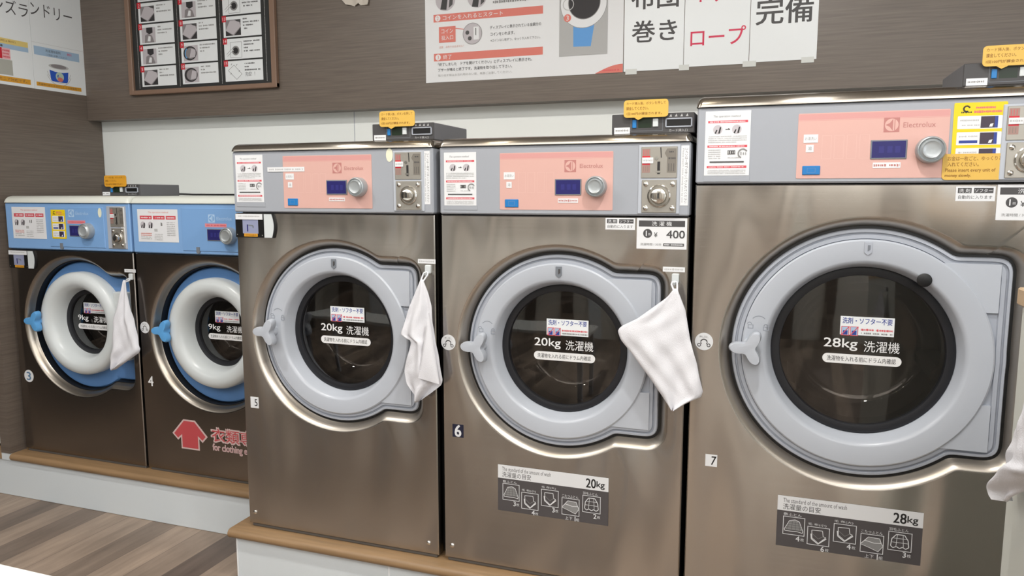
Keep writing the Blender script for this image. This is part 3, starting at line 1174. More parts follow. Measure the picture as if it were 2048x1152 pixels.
    for q in range(2):
        u = a0 + (.003 + .021 * q) * s
        sh.rect(u, u + .019 * s, tz + .028 * s, tz + .052 * s, SKYB)
        sh.frame(u, u + .019 * s, tz + .028 * s, tz + .052 * s, .0016 * s, RED)
        sh.rect(u + .004 * s, u + .015 * s, tz + .030 * s, tz + .041 * s, BLUE_I)
        sh.stroke([(u, tz + .028 * s), (u + .019 * s, tz + .052 * s)], .002 * s, RED)
    sh.marks(a0 + .047 * s, a1 - .003 * s, tz + .045 * s, .006 * s, RED, 5)
    sh.marks(a0 + .047 * s, a1 - .003 * s, tz + .036 * s, .005 * s, INK_G, 7)
    sh.build('detergent_notice', door_o)
    sh = Sheet(yg - .0045)
    wt = mat('white_lettering', (0.88, 0.88, 0.88), .5)
    sh.text(tx - .090 * s, tz + .004 * s, cfg['kg'], .031 * s, wt, align='l', w=(.080 if len(cfg['kg']) > 3 else .062) * s, bold=.015)
    sh.text(tx + .088 * s, tz + .002 * s, '洗濯機', .029 * s, wt, align='r', w=.083 * s)
    sh.rrect(tx - .092 * s, tx + .094 * s, tz - .046 * s, tz - .021 * s, .0125 * s, wt)
    sh.text(tx, tz - .0335 * s, '洗濯物を入れる前にドラム内確認', .0135 * s, INK, w=.162 * s, bold=.008)
    sh.build('door_lettering', door_o)
    if 'extra' in cfg:
        cfg['extra'](root, g, cx)
    # screws at the foot of the sheet
    if not small:
        gauge_screw(root, -hw + .026, g(.250))
        gauge_screw(root, hw - .034, g(.245))
    return root


def knob(root, x, z, r, y):
    mb = MB()
    mb.lathe(x, z, [(r, y), (r, y - .020), (r * .93, y - .026), (r * .86, y - .0275), (r * .82, y - .024), (r * .80, y - .0235),
                    (r * .74, y - .026), (r * .62, y - .030), (r * .55, y - .0285), (r * .35, y - .0275), (r * .02, y - .0270)], SILV, 48, False, True)
    mb.build('program_knob', root, angle=28)


def lcd(root, x0, x1, z0, z1, y):
    mb = MB()
    mb.box(x0 - .003, x1 + .003, y - .0025, y, z0 - .003, z1 + .003, GREY_D, .001)
    o = mb.build('display', root)
    sh = Sheet(y - .0027)
    sh.rect(x0, x1, z0, z1, LCD)
    W = x1 - x0
    for q in (0.30, .55, .78):
        sh.rect(x0 + W * (q - .09), x0 + W * (q + .06), z0 + (z1 - z0) * .3, z0 + (z1 - z0) * .7, LCD_F)
    sh.build('display_screen', o)


def coin_unit(root, x0, x1, z0, z1, y, zm, small=False, tone=None):
    """framed coin mechanism: slot plate above, lock plate with four screws below, text strip at the right"""
    mb = MB()
    t = .008
    mb.box(x0 - t * (2.6 if small else 1), x1 + t, y - .004, y + .002, z0 - .004, z1 + t * .6, GREY_L if not small else GREY, .002)
    o = mb.build('coin_unit', root)
    mb = MB()
    mb.box(x0, x1, y - .0065, y - .003, zm + .003, z1, STEEL_PLATE, .001)
    p = mb.build('coin_plate', o)
    W, H = x1 - x0, z1 - zm
    X = lambda f: x0 + W * f
    Z = lambda f: z1 - H * f
    sh = Sheet(y - .0068)
    gi = mat('etched_grey', (0.50, 0.48, 0.45), .5, .4)
    sh.rect(X(.03), X(.25), Z(.80), Z(.06), mat('pinkish_etch', (0.62, 0.50, 0.47), .5, .2))
    sh.rect(X(.03), X(.25), Z(.56), Z(.28), REDBOX)
    for q in range(3):
        sh.stroke([(X(.07 + .06 * q), Z(.76)), (X(.07 + .06 * q), Z(.60))], .0012, gi)
        sh.stroke([(X(.07 + .06 * q), Z(.26)), (X(.07 + .06 * q), Z(.10))], .0012, RED)
    sh.poly([(X(.65), Z(.2)), (X(.72), Z(.06)), (X(.97), Z(.06)), (X(.97), Z(.80)), (X(.72), Z(.80)), (X(.72), Z(.34))], gi)
    for q in range(3):
        sh.stroke([(X(.77 + .07 * q), Z(.76)), (X(.77 + .07 * q), Z(.52))], .0013, INK_DG)
    sh.marks(X(.76), X(.95), Z(.36), .006, INK_DG, 4)
    sh.marks(X(.78), X(.93), Z(.16), .005, INK_DG, 2)
    sh.stroke([(X(.54), Z(.02)), (X(.56), Z(.34))], .0022, INK)
    sh.rect(X(.455), X(.53), Z(.74), Z(.46), INK)
    sh.rect(X(.455), X(.53), Z(.84), Z(.81), INK)
    sh.circ(X(.43), Z(.36), .0045, CHROME, 12)
    sh.rect(X(.41), X(.55), Z(.80), Z(.745), CHROME)
    sh.build('coin_plate_print', o)
    sh = Sheet(y - .0085)
    sh.base(X(.03), X(.34), Z(.51), Z(.33), PAPER, .0012)
    sh.marks(X(.05), X(.32), Z(.42), .006, INK_LG, 2)
    sh.build('slot_label', o)
    mb = MB()
    zl = (z0 + zm) / 2
    mb.box(x0 + .003, x1, y - .0075, y - .003, z0, zm - .002, STEEL_PLATE, .001)
    mb.build('lock_plate', o)
    mb = MB()
    cx_ = (x0 + x1) / 2 + .002
    R = min(W * .32, (zm - z0) * .38)
    yy = y - .0075
    mb.lathe(cx_, zl, [(R * 1.02, yy), (R, yy - .003), (R * .92, yy - .0045), (R * .86, yy + .001), (R * .72, yy + .001), (R * .70, yy - .010), (R * .64, yy - .0135), (R * .52, yy - .015), (R * .05, yy - .0155)], CHROME, 40, False, True)
    lk = mb.build('lock_cylinder', o, angle=30)
    sh = Sheet(yy - .0158)
    sh.rect(cx_ - .002, cx_ + .002, zl - .007, zl + .007, INK)
    sh.build('keyhole', o)
    for sx in (x0 + .014, x1 - .010):
        for sz in (z0 + .012, zm - .013):
            mb = MB()
            mb.lathe(sx, sz, [(.0068, yy + .001), (.0062, yy - .002), (.003, yy - .004), (.0003, yy - .0044)], CHROME, 16, False, True)
            mb.build('plate_screw', o)


def side_strip(root, x0, x1, z0, z1, y):
    sh = Sheet(y - .0008)
    sh.base(x0, x1, z0, z1, PAPER)
    cz = (z0 + z1) / 2
    sh.text(x1 - (x1 - x0) * .32, cz, 'コインは一枚ずつゆっくり入れてください', (x1 - x0) * .38, INK_DG, w=(z1 - z0) * .92, rot=-90)
    sh.text(x1 - (x1 - x0) * .74, cz, 'Please insert coins slowly one by one', (x1 - x0) * .26, INK_G, w=(z1 - z0) * .90, rot=-90)
    sh.build('coin_text_strip', root)


def pink_fascia(x0, x1, z0, z1, lcd_r, kn, blue, lg, word, lab, lab2, sub):
    """all numbers are world x / z; returns a builder"""
    def f(root, fas, g, cx, fy):
        a, b_, c, d = x0 - cx, x1 - cx, g(z0), g(z1)
        sh = Sheet(fy - .0012)
        sh.base(a, b_, c, d, PINK, .0012, r=.003)
        H = d - c
        sh.rect(a + .001, b_ - .001, d - H * .10, d - .002, PINK_D)
        sh.rect(a + .001, b_ - .001, d - H * .115, d - H * .108, PINK_D)
        for q in range(4):
            xx = a + (b_ - a) * (.17 + .085 * q)
            sh.frame(xx, xx + .022, c + H * .30, c + H * .66, .0012, PINK_L)
        logo(sh, lg[0] - cx, g(lg[1]), lg[2], PINK_I, PINK)
        sh.text(word[0] - cx, g(word[1]), 'Electrolux', word[3], PINK_I, w=word[2], align='l')
        sh.build('faceplate', fas)
        lcd(root, lcd_r[0] - cx, lcd_r[1] - cx, g(lcd_r[2]), g(lcd_r[3]), fy - .0012)
        knob(root, kn[0] - cx, g(kn[1]), kn[2], fy)
        mb = MB()
        mb.box(blue[0] - cx, blue[1] - cx, fy - .004, fy, g(blue[2]), g(blue[3]), BLUE_B, .0012)
        o = mb.build('start_button', root)
        sh = Sheet(fy - .0042)
        w_ = blue[1] - blue[0]
        m_ = (blue[0] + blue[1]) / 2 - cx
        zc = g((blue[2] + blue[3]) / 2)
        sh.frame(m_ - w_ * .24, m_ + w_ * .24, zc - .006, zc + .006, .0013, BLUE_D)
        sh.build('button_mark', o)
        for l in (lab, lab2, sub):
            sh = Sheet(fy - .0021)
            sh.base(l[0] - cx, l[1] - cx, g(l[2]), g(l[3]), PAPER)
            if l is lab:
                sh.text((l[0] + l[1]) / 2 - cx, g((l[2] + l[3]) / 2), 'お湯洗い', (l[3] - l[2]) * .4, INK_G, w=(l[1] - l[0]) * .8)
            elif l is lab2:
                sh.text((l[0] + l[1]) / 2 - cx, g((l[2] + l[3]) / 2), '湯', (l[3] - l[2]) * .5, INK_G)
            else:
                sh.marks(l[0] - cx + .002, l[1] - cx - .002, g((l[2] + l[3]) / 2), (l[3] - l[2]) * .55, PINK_I, 4)
            sh.build('panel_label', root)
    return f


def chain(*fs):
    def f(*a):
        for q in fs:
            q(*a)
    return f


GRP = 'washing machines along the wall'

# --- machine with sticker 6 -------------------------------------------------
def fas6(root, fas, g, cx, fy):
    sh = Sheet(fy - .0012)
    instruction_portrait(sh, -.930 - cx, -.829 - cx, g(1.297), g(1.449))
    sh.build('instruction_sticker', root)
    mb = MB()
    mb.box(-.932 - cx, -.826 - cx, fy - .0012, fy, g(1.284), g(1.296), GREY_F, .0004)
    mb.build('sticker_holder', root)
    coin_unit(root, -.356 - cx, -.262 - cx, g(1.281), g(1.453), fy, g(1.369))
    side_strip(root, -.2535 - cx, -.2325 - cx, g(1.300), g(1.455), fy)


def ext6(root, g, cx):
    soap_sticker(root, -.452 - cx, -.371 - cx, g(1.234), g(1.2655))
    price_sticker(root, -.366 - cx, -.2335 - cx, g(1.184), g(1.2665), '400')
    hook(root, -.260 - cx, g(1.107))
    lock_sticker(root, -.925 - cx, g(.889))
    sh = Sheet(-.0011)
    x, z = -.896 - cx, g(.619)
    sh.base(x - .018, x + .018, z - .020, z + .020, NAVY)
    sh.text(x, z, '6', .036, PAPER, w=.020, bold=.04)
    sh.build('number_sticker', root)
    capacity_sticker(root, -.767 - cx, -.4315 - cx, g(.388), g(.5305), '20', (('3', '枚'), ('4', '枚'), ('3', '枚'), ('1', '組'), ('2', '枚')))


washer(-.587, 2.03, .716, 1.4895, 1.466, 1.272, (-.001, .8795, .306), 'mid',
       'stainless washer with 20kg door print, price sticker 400 and a capacity chart', GRP,
       dict(kg='20kg', fascia=chain(pink_fascia(-.757, -.432, 1.286, 1.4445, (-.591, -.522, 1.330, 1.368), (-.476, 1.350, .0285), (-.741, -.701, 1.293, 1.315),
                                                (-.551, 1.406, .033), (-.524, 1.406, .064, .011), (-.745, -.712, 1.371, 1.391), (-.737, -.721, 1.347, 1.364), (-.585, -.528, 1.306, 1.318)), fas6),
            extra=ext6))


# --- machine with sticker 5 -------------------------------------------------
def fas5(root, fas, g, cx, fy):
    sh = Sheet(fy - .0012)
    instruction_portrait(sh, -1.668 - cx, -1.562 - cx, g(1.304), g(1.454))
    sh.build('instruction_sticker', root)
    mb = MB()
    mb.box(-1.669 - cx, -1.558 - cx, fy - .0012, fy, g(1.289), g(1.303), GREY_F, .0004)
    mb.build('sticker_holder', root)
    coin_unit(root, -1.088 - cx, -1.002 - cx, g(1.283), g(1.452), fy, g(1.370))
    side_strip(root, -.9955 - cx, -.9755 - cx, g(1.300), g(1.455), fy)
    sh = Sheet(fy - .0024)
    sh.base(-1.544 - cx, -1.406 - cx, g(1.400), g(1.414), PAPER)
    sh.marks(-1.538 - cx, -1.412 - cx, g(1.407), .006, INK_LG, 4)
    sh.build('paper_strip', root)
    sh = Sheet(fy - .001)
    sh.b.lathe(0, 0, [(1, 0), (1, -.001), (.3, -.001)], mat('cream_sticker', (0.87, 0.87, 0.78), .5), 24, False, True)
    o = sh.build('oval_sticker', root)
    sh2 = o.data
    for v in sh2.vertices:
        v.co = (-1.108 - cx + v.co.x * .0115, fy + v.co.y, g(1.445) + v.co.z * .020)


def ext5(root, g, cx):
    hook(root, -.988 - cx, g(1.107))
    display_module(root, -1.6805 - cx, -1.5225 - cx, g(1.190), g(1.2665))
    sh = Sheet(-.0011)
    x, z = -1.638 - cx, g(.637)
    sh.base(x - .016, x + .016, z - .019, z + .019, PAPER)
    sh.text(x + .006, z, '5', .024, INK, w=.011, bold=.02)
    sh.build('number_sticker', root)


washer(-1.3235, 2.03, .715, 1.4895, 1.466, 1.272, (-.002, .8795, .306), 'mid',
       'stainless washer with 20kg door print and a small display module at its top corner', GRP,
       dict(kg='20kg', fascia=chain(pink_fascia(-1.486, -1.169, 1.286, 1.4485, (-1.325, -1.258, 1.331, 1.3695), (-1.213, 1.351, .0295), (-1.471, -1.434, 1.294, 1.316),
                                                (-1.289, 1.409, .032), (-1.263, 1.408, .066, .011), (-1.477, -1.446, 1.375, 1.394), (-1.469, -1.453, 1.350, 1.367), (-1.320, -1.264, 1.308, 1.319)), fas5),
            extra=ext5))


# --- machine with sticker 7 -------------------------------------------------
def fas7(root, fas, g, cx, fy):
    sh = Sheet(fy - .0012)
    instruction_portrait(sh, -.194 - cx, -.083 - cx, g(1.377), g(1.539))
    sh.build('instruction_sticker', root)
    mb = MB()
    mb.box(-.196 - cx, -.081 - cx, fy - .0012, fy, g(1.362), g(1.376), GREY_F, .0004)
    mb.build('sticker_holder', root)
    sh = Sheet(fy - .0012)
    yellow_guide(sh, .3655 - cx, .4725 - cx, g(1.398), g(1.5385))
    sh.build('card_guide_sticker', root)
    coin_unit(root, .472 - cx, .566 - cx, g(1.366), g(1.527), fy, g(1.448))
    side_strip(root, .578 - cx, .600 - cx, g(1.385), g(1.528), fy)
    text_note('coin_note', root, fy - .0028, .349 - cx, .4765 - cx, g(1.3625), g(1.4225),
              ((.08, .18, .86, .17, 'お金は一枚ごと、ゆっくりと'), (.08, .40, .50, .17, '入れてください。'), (.05, .64, .80, .17, 'Please insert every unit of'), (.05, .84, .42, .15, 'money slowly.')), AMBER)


def ext7(root, g, cx):
    soap_sticker(root, .382 - cx, .4625 - cx, g(1.3135), g(1.3475))
    price_sticker(root, .4665 - cx, .602 - cx, g(1.270), g(1.3515), '')
    lock_sticker(root, -.181 - cx, g(.941))
    sh = Sheet(-.0011)
    x, z = -.152 - cx, g(.6165)
    sh.base(x - .0155, x + .0155, z - .0165, z + .0165, PAPER)
    sh.text(x + .006, z, '7', .024, INK, w=.012, bold=.02, slant=.1)
    sh.build('number_sticker', root)
    capacity_sticker(root, .021 - cx, .363 - cx, g(.4055), g(.544), '28', (('4', '枚'), ('6', '枚'), ('4', '枚'), ('1', '組'), ('3', '枚')))
    mb = MB()
    mb.lathe(.332 - cx, g(1.123), [(.0165, .018), (.0165, .0125), (.014, .011), (.001, .0105)], RUBBER, 32, False, True)
    mb.build('rubber_stop', root)


washer(.205, 2.03, .84, 1.5785, 1.550, 1.357, (-.001, .929, .342), 'big',
       'largest stainless washer with 28kg door print and a yellow card guide', GRP,
       dict(kg='28kg', print=1.0, fascia=chain(pink_fascia(.029, .359, 1.368, 1.526, (.197, .270, 1.416, 1.455), (.321, 1.4325, .0315), (.043, .084, 1.377, 1.399),
                                                           (.237, 1.493, .034), (.262, 1.492, .068, .012), (.043, .076, 1.455, 1.475), (.049, .067, 1.432, 1.450), (.201, .261, 1.392, 1.405)), fas7),
            extra=ext7))


# --- the two small blue machines --------------------------------------------
def blue_panel(root, fas, g, cx, fy, x0, x1, lcdr, kn, lg):
    """raised right field of the blue fascia with badge, display and knob"""
    mb = MB()
    mb.box(x0 - cx, x1 - cx, fy - .003, fy + .001, g(1.112), g(1.277), BLUE_FP, .002)
    o = mb.build('faceplate', fas)
    y = fy - .003
    sh = Sheet(y - .0003)
    logo(sh, lg[0] - cx, g(lg[1]), .030, mat('pale_blue_ink', (0.68, 0.79, 0.90), .5), BLUE_FP)
    sh.text(lg[0] + .024 - cx, g(lg[1]), 'Electrolux', .013, mat('pale_blue_ink', (0.68, 0.79, 0.90), .5), w=.070, align='l')
    sh.rect(lcdr[0] - .012 - cx, lcdr[1] + .022 - cx, g(lcdr[3] + .009), g(lcdr[3] + .023), mat('salmon_label', (0.85, 0.55, 0.58), .5))
    sh.marks(lcdr[0] - .008 - cx, lcdr[1] + .018 - cx, g(lcdr[3] + .016), .006, RED, 3)
    sh.build('faceplate_print', fas)
    lcd(root, lcdr[0] - cx, lcdr[1] - cx, g(lcdr[2]), g(lcdr[3]), y)
    knob(root, kn[0] - cx, g(kn[1]), .032, y)
    mb = MB()
    mb.prism([(kn[2] - .008 - cx, g(1.128)), (kn[2] - .008 - cx, g(1.106)), (kn[2] - cx, g(1.101)), (kn[2] + .008 - cx, g(1.106)), (kn[2] + .008 - cx, g(1.128))], fy - .0045, fy, GREY_D)
    mb.build('latch_tab', root, smooth=False)


def fas3(root, fas, g, cx, fy):
    sh = Sheet(fy - .0012)
    instruction_landscape(sh, -3.085 - cx, -2.893 - cx, g(1.143), g(1.276))
    sh.build('instruction_sticker', root)
    blue_panel(root, fas, g, cx, fy, -2.875, -2.572, (-2.756, -2.693, 1.160, 1.200), (-2.655, 1.181, -2.81), (-2.745, 1.252))
    sh = Sheet(fy - .0045)
    yellow_guide(sh, -2.857 - cx, -2.778 - cx, g(1.146), g(1.266))
    sh.build('card_guide_sticker', root)
    coin_unit(root, -2.535 - cx, -2.465 - cx, g(1.115), g(1.277), fy, g(1.196), True)
    sh = Sheet(fy - .006)
    sh.base(-2.478 - cx, -2.459 - cx, g(1.135), g(1.278), PAPER)
    sh.marks(-2.475 - cx, -2.463 - cx, g(1.2), .01, INK_LG, 4)
    sh.build('coin_text_strip', root)
    mb = MB()
    mb.prism([(-2.590 - cx + .009 * cos(a / 12 * pi), g(1.255) + .019 * sin(a / 12 * pi)) for a in range(24)], fy - .0045, fy - .003, mat('cream_sticker', (0.87, 0.87, 0.78), .5))
    mb.build('oval_sticker', root, smooth=False)


def ext3(root, g, cx):
    hook(root, -2.452 - cx - .003, g(1.000))
    display_module(root, -3.127 - cx, -2.968 - cx, g(1.015), g(1.091))
    sh = Sheet(-.0011)
    x, z = -3.070 - cx, g(.541)
    sh.b.lathe(x, z, [(.027, -.0003), (.027, -.0012), (.002, -.0012)], PAPER, 32, False, True)
    sh.y = -.0014
    sh.text(x, z, '3', .036, mat('sticker_blue', (0.33, 0.47, 0.60), .5), w=.024, bold=.03)
    sh.build('number_sticker', root)


washer(-2.7825, 2.33, .685, 1.3225, 1.294, 1.099, (.0145, .775, .298), 'small',
       'small washer with blue panel, beside the brown partition, 9kg on its door', GRP,
       dict(kg='9kg', print=.93, fascia=fas3, extra=ext3))


def fas4(root, fas, g, cx, fy):
    sh = Sheet(fy - .0012)
    instruction_landscape(sh, -2.398 - cx, -2.198 - cx, g(1.143), g(1.271))
    sh.build('instruction_sticker', root)
    blue_panel(root, fas, g, cx, fy, -2.180, -1.880, (-2.055, -1.988, 1.156, 1.196), (-1.951, 1.174, -2.105), (-2.035, 1.238))


def ext4(root, g, cx):
    lock_sticker(root, -2.401 - cx, g(.796))
    sh = Sheet(-.0011)
    wl = mat('white_lettering', (0.88, 0.88, 0.88), .5)
    sh.text(-2.387 - cx, g(.576), '4', .040, wl, w=.025, bold=.03)
    sh.build('number_sticker', root)
    # red shirt-shaped arrow with a pale outline, and its lettering
    sh = Sheet(-.0011)
    x, z = -2.202 - cx, g(.374)
    shirt = [(-.030, .058), (.028, .058), (.088, -.004), (.062, -.030), (.046, -.016), (.046, -.064), (-.045, -.064), (-.045, -.016), (-.060, -.030), (-.088, -.004)]
    pale = mat('pale_pink_outline', (0.80, 0.70, 0.69), .5)
    rs = mat('shirt_red', (0.73, 0.29, 0.31), .5)
    sh.b.prism([(x + a * 1.0, z + b_ * 1.0) for a, b_ in shirt], -.0012, -.0002, pale)
    sh.y = -.0014
    sh.polys([[(x + a, z + b_) for a, b_ in q] for q in ([(-.027, .052), (.025, .052), (.079, -.004), (.062, -.021), (.040, -.004), (-.039, -.004), (-.060, -.021), (-.079, -.004)], [(-.039, -.004), (.040, -.004), (.040, -.058), (-.039, -.058)])], rs)
    sh.build('shirt_sticker', root)
    sh = Sheet(-.0011)
    sh.text(-2.095 - cx, g(.384), '衣類専用', .062, pale, align='l', w=.270, bold=.085)
    sh.text(-2.092 - cx, g(.384), '衣類専用', .053, rs, align='l', w=.262, bold=.012)
    sh.text(-2.090 - cx, g(.330), 'for clothing exclusive', .036, pale, align='l', w=.262, bold=.055)
    sh.text(-2.089 - cx, g(.330), 'for clothing exclusive', .031, mat('pale_red', (0.72, 0.55, 0.55), .5), align='l', w=.26)
    sh.build('clothing_only_lettering', root)


washer(-2.0855, 2.33, .685, 1.3225, 1.294, 1.099, (.0125, .775, .298), 'small',
       'small washer with blue panel and a red shirt-shaped sticker, 9kg on its door', GRP,
       dict(kg='9kg', print=.93, fascia=fas4, extra=ext4))

# neighbour beyond the partition, only a sliver shows
root = thing('laundry_cabinet', (-3.56, 2.33, .197), 'pale machine front seen as a sliver past the partition edge', 'machine')
mb = MB()
mb.box(-.34, .34, .0, .52, .012, 1.1, WHITE_P, .006)
mb.build('cabinet', root)
mb = MB()
mb.box(-.32, .32, .01, .5, 0, .014, CAB)
mb.build('base_skirt', root)


# ------------------------------------------------------------------ card readers
def reader(x0, y0, z0, wd, dp, ht, label, note_m):
    root = thing('card_reader', (x0, y0, z0), label, 'card reader', 'card readers on the washing machines')
    mb = MB()
    mb.box(0, wd, .004, dp, 0, ht, READER, .002)
    mb.build('housing', root)
    mb = MB()
    mb.box(0, wd, 0, .006, .0005, ht, READER_F, .0015)
    fp = mb.build('front_plate', root)
    X = lambda f: wd * f
    Z = lambda f: ht * (1 - f)
    sh = Sheet(-.0008)
    sh.base(X(.03), X(.225), Z(.97), Z(.66), PAPER)
    sh.marks(X(.045), X(.21), Z(.81), ht * .11, INK_G, 3)
    sh.build('reader_label', root)
    sh = Sheet(-.0003)
    sh.frame(X(.235), X(.625), Z(.86), Z(.12), .001, GREY_D)
    sh.rect(X(.325), X(.49), Z(.70), Z(.22), GREEN)
    sh.build('reader_window', root)
    mb = MB()
    mb.box(X(.255), X(.305), -.003, .001, Z(.70), Z(.30), BLUE_B, .001)
    mb.build('blue_button', root)
    mb = MB()
    mb.box(X(.505), X(.57), -.004, .001, Z(.66), Z(.26), WHITE_P, .001)
    mb.build('white_button', root)
    # card slot with a raised frame
    mb = MB()
    a, b_, c, d = X(.655), X(.975), Z(.72), Z(.26)
    t = .0035
    for q in ((a, b_, c, c + t), (a, b_, d - t, d), (a, a + t, c, d), (b_ - t, b_, c, d)):
        mb.box(q[0], q[1], -.004, .001, q[2], q[3], GREY, .001)
    sl = mb.build('card_slot', root)
    mb = MB()
    mb.box(a + t, b_ - t, -.001, .0005, c + t, d - t, BLK)
    mb.build('slot_opening', sl)
    sh = Sheet(-.0003)
    for q in range(4):
        u = X(.70 + .065 * q)
        sh.poly([(u, Z(.19)), (u + .007, Z(.19)), (u + .0045, Z(.05))], INK_LG)
    sh.build('insert_arrows', root)
    sh = Sheet(-.0003)
    sh.text(X(.81), Z(.86), 'カード挿入口', ht * .14, INK_LG, w=X(.22))
    sh.build('slot_lettering', root)
    wn, hn = .118, .046
    text_note('amber_note', root, -.012, X(.155), X(.155) + wn, ht * .80, ht * .80 + hn,
              ((.06, .20, .88, .17, 'カード挿入後、ボタンを押して'), (.06, .48, .50, .19, '課金してください。'), (.06, .78, .80, .15, '1回100円が課金されます。')), note_m, tail=.33)
    mb = MB()
    mb.box(X(.18), X(.45), -.0105, .001, ht * .9, ht * .98, note_m)
    mb.build('note_tab', root, smooth=False)
    return root


reader(-1.182, 2.055, 1.4897, .205, .25, .050, 'dark card reader with amber note on the washer with the display module', AMBER)
reader(-.444, 2.055, 1.4897, .219, .25, .053, 'dark card reader with amber note on the washer priced 400', AMBER)
reader(.385, 2.055, 1.5787, .222, .25, .052, 'dark card reader with amber note atop the tall 28kg washer', AMBER)
rd3 = reader(-2.683, 2.42, 1.3227, .203, .22, .047, 'dark card reader with deep amber note across the two small washers', AMBER_D)


mb = MB()
mb.tube([(.19, .218, .008), (.25, .245, .005), (.40, .275, .0045), (.62, .30, .0045), (.90, .315, .0045)], .004, BLK)  # thin black tube drawing the dark line behind the small washer's top
mb.build('black_line', rd3)

# ------------------------------------------------------------------ towels
def lerp(tab, z):
    for (za, xa), (zb_, xb) in zip(tab, tab[1:]):
        if za >= z >= zb_:
            t = (za - z) / max(za - zb_, 1e-9)
            return xa + (xb - xa) * t
    return tab[-1][1] if z < tab[-1][0] else tab[0][1]


def cloth(name, left, right, y0, label, folds, amp, bulge, nz=46, nu=22, loop=None, flap=None, wave=0.0):
    """hanging terry cloth: outline given by left and right edges (z, x); thickness by a solid shell"""
    zt, zb_ = left[0][0], left[-1][0]
    r = random.Random(len(label))
    ph = r.uniform(0, 6)

    def yy(u, v, x, z):
        open_ = min(1.0, v * 2.2)
        return y0 - bulge * sin(pi * u) * open_ - amp * open_ * sin(folds * pi * u + ph + 1.2 * v) - (.004 * sin(9 * u + 7 * v + ph) + .0022 * sin(17 * u - 9 * v + 2 * ph) + .0015 * sin(31 * v + 11 * u)) * open_ - wave * v
    front, back = [], []
    T = .0035
    for j in range(nz + 1):
        v = j / nz
        z = zt + (zb_ - zt) * v
        xl, xr = lerp(left, z), lerp(right, z)
        if xr - xl < .006:
            m_ = (xl + xr) / 2
            xl, xr = m_ - .003, m_ + .003
        rowf, rowb = [], []
        for i in range(nu + 1):
            u = i / nu
            x = xl + (xr - xl) * u
            y = yy(u, v, x, z)
            e = T * (0.35 if i in (0, nu) or j in (0, nz) else 1)
            rowf.append((x, y - e, z))
            rowb.append((x, y + e, z))
        front.append(rowf)
        back.append(rowb)
    mb = MB()
    n = nu + 1
    fv = [p for row in front for p in row] + [p for row in back for p in row]
    off = n * (nz + 1)
    fs = []
    for j in range(nz):
        for i in range(nu):
            a = j * n + i
            fs.append((a, a + 1, a + n + 1, a + n))
            fs.append((off + a, off + a + n, off + a + n + 1, off + a + 1))
    for j in range(nz):
        for i in (0, nu):
            a = j * n + i
            fs.append((a, a + n, off + a + n, off + a))
    for i in range(nu):
        for j in (0, nz):
            a = j * n + i
            fs.append((a, a + 1, off + a + 1, off + a))
    mb.add(fv, fs, TOWEL)
    if flap:
        # folded-over corner lying on the front
        P3 = [Vector((x, y0 + dy, z)) for x, dy, z in flap]
        gv, gf, m_ = [], [], 10
        for a in range(m_ + 1):
            for b_ in range(m_ + 1 - a):
                p = P3[0] + (P3[1] - P3[0]) * (a / m_) + (P3[2] - P3[0]) * (b_ / m_)
                c_ = 27 * (a / m_) * (b_ / m_) * (1 - a / m_ - b_ / m_)
                gv.append((p.x, p.y - .006 * c_, p.z))
        idx = lambda a, b_: sum(m_ + 1 - q for q in range(a)) + b_
        for a in range(m_):
            for b_ in range(m_ - a):
                gf.append((idx(a, b_), idx(a + 1, b_), idx(a, b_ + 1)))
                if a + b_ < m_ - 1:
                    gf.append((idx(a + 1, b_), idx(a + 1, b_ + 1), idx(a, b_ + 1)))
        k2 = len(gv)
        gv2 = gv + [(x, y + .005, z) for x, y, z in gv]
        gf2 = gf + [tuple(k2 + q for q in f)[::-1] for f in gf]
        rim = [idx(a, 0) for a in range(m_ + 1)] + [idx(m_ - b_, b_) for b_ in range(1, m_ + 1)] + [idx(0, b_) for b_ in range(m_ - 1, 0, -1)]
        for q in range(len(rim)):
            s, t = rim[q], rim[(q + 1) % len(rim)]
            gf2.append((s, t, k2 + t, k2 + s))
        mb.add(gv2, gf2, TOWEL)
    if loop:
        mb.tube(loop, .0025, TOWEL)
    o = mb.build(name, angle=75)
    tag(o, label, 'towel', 'white hand towels hanging by the machines')
    return o


def hang(hx, hy, hz, tx, ty, tz):
    """the towel's cord: up one side, over the hook's trough, down the other"""
    z = hz + .0065
    return [(tx - .004, ty, tz), (hx - .0075, hy - .005, z - .007), (hx - .006, hy, z - .001), (hx, hy + .0005, z + .0005), (hx + .006, hy, z - .001), (hx + .0075, hy - .005, z - .007), (tx + .004, ty, tz)]


cloth('hand_towel', [(1.080, -.996), (1.00, -1.034), (.95, -1.052), (.912, -1.066), (.900, -1.050), (.893, -1.030), (.86, -1.040), (.80, -1.058), (.76, -1.050), (.73, -1.030), (.710, -1.014)],
      [(1.080, -.990), (1.04, -.973), (1.00, -.962), (.95, -.958), (.88, -.947), (.778, -.929), (.765, -.934), (.74, -.965), (.710, -1.006)], 1.995,
      'narrow folded white towel on the washer with the display module', 3.0, .010, .012,
      loop=hang(-.988, 2.014, 1.093, -.993, 1.995, 1.074),
      flap=((-.958, -.030, .985), (-.927, -.030, .776), (-.992, -.034, .790)))
cloth('hand_towel', [(1.084, -.258), (1.06, -.276), (1.00, -.352), (.975, -.398), (.962, -.405), (.94, -.396), (.88, -.346), (.80, -.285), (.775, -.268), (.759, -.256)],
      [(1.084, -.250), (1.03, -.228), (.95, -.212), (.889, -.193), (.86, -.187), (.815, -.176), (.80, -.180), (.785, -.210), (.759, -.248)], 1.992,
      'white towel hung by a corner and spread wide near the price sticker', 2.2, .006, .014,
      loop=hang(-.260, 2.014, 1.093, -.254, 1.992, 1.077))
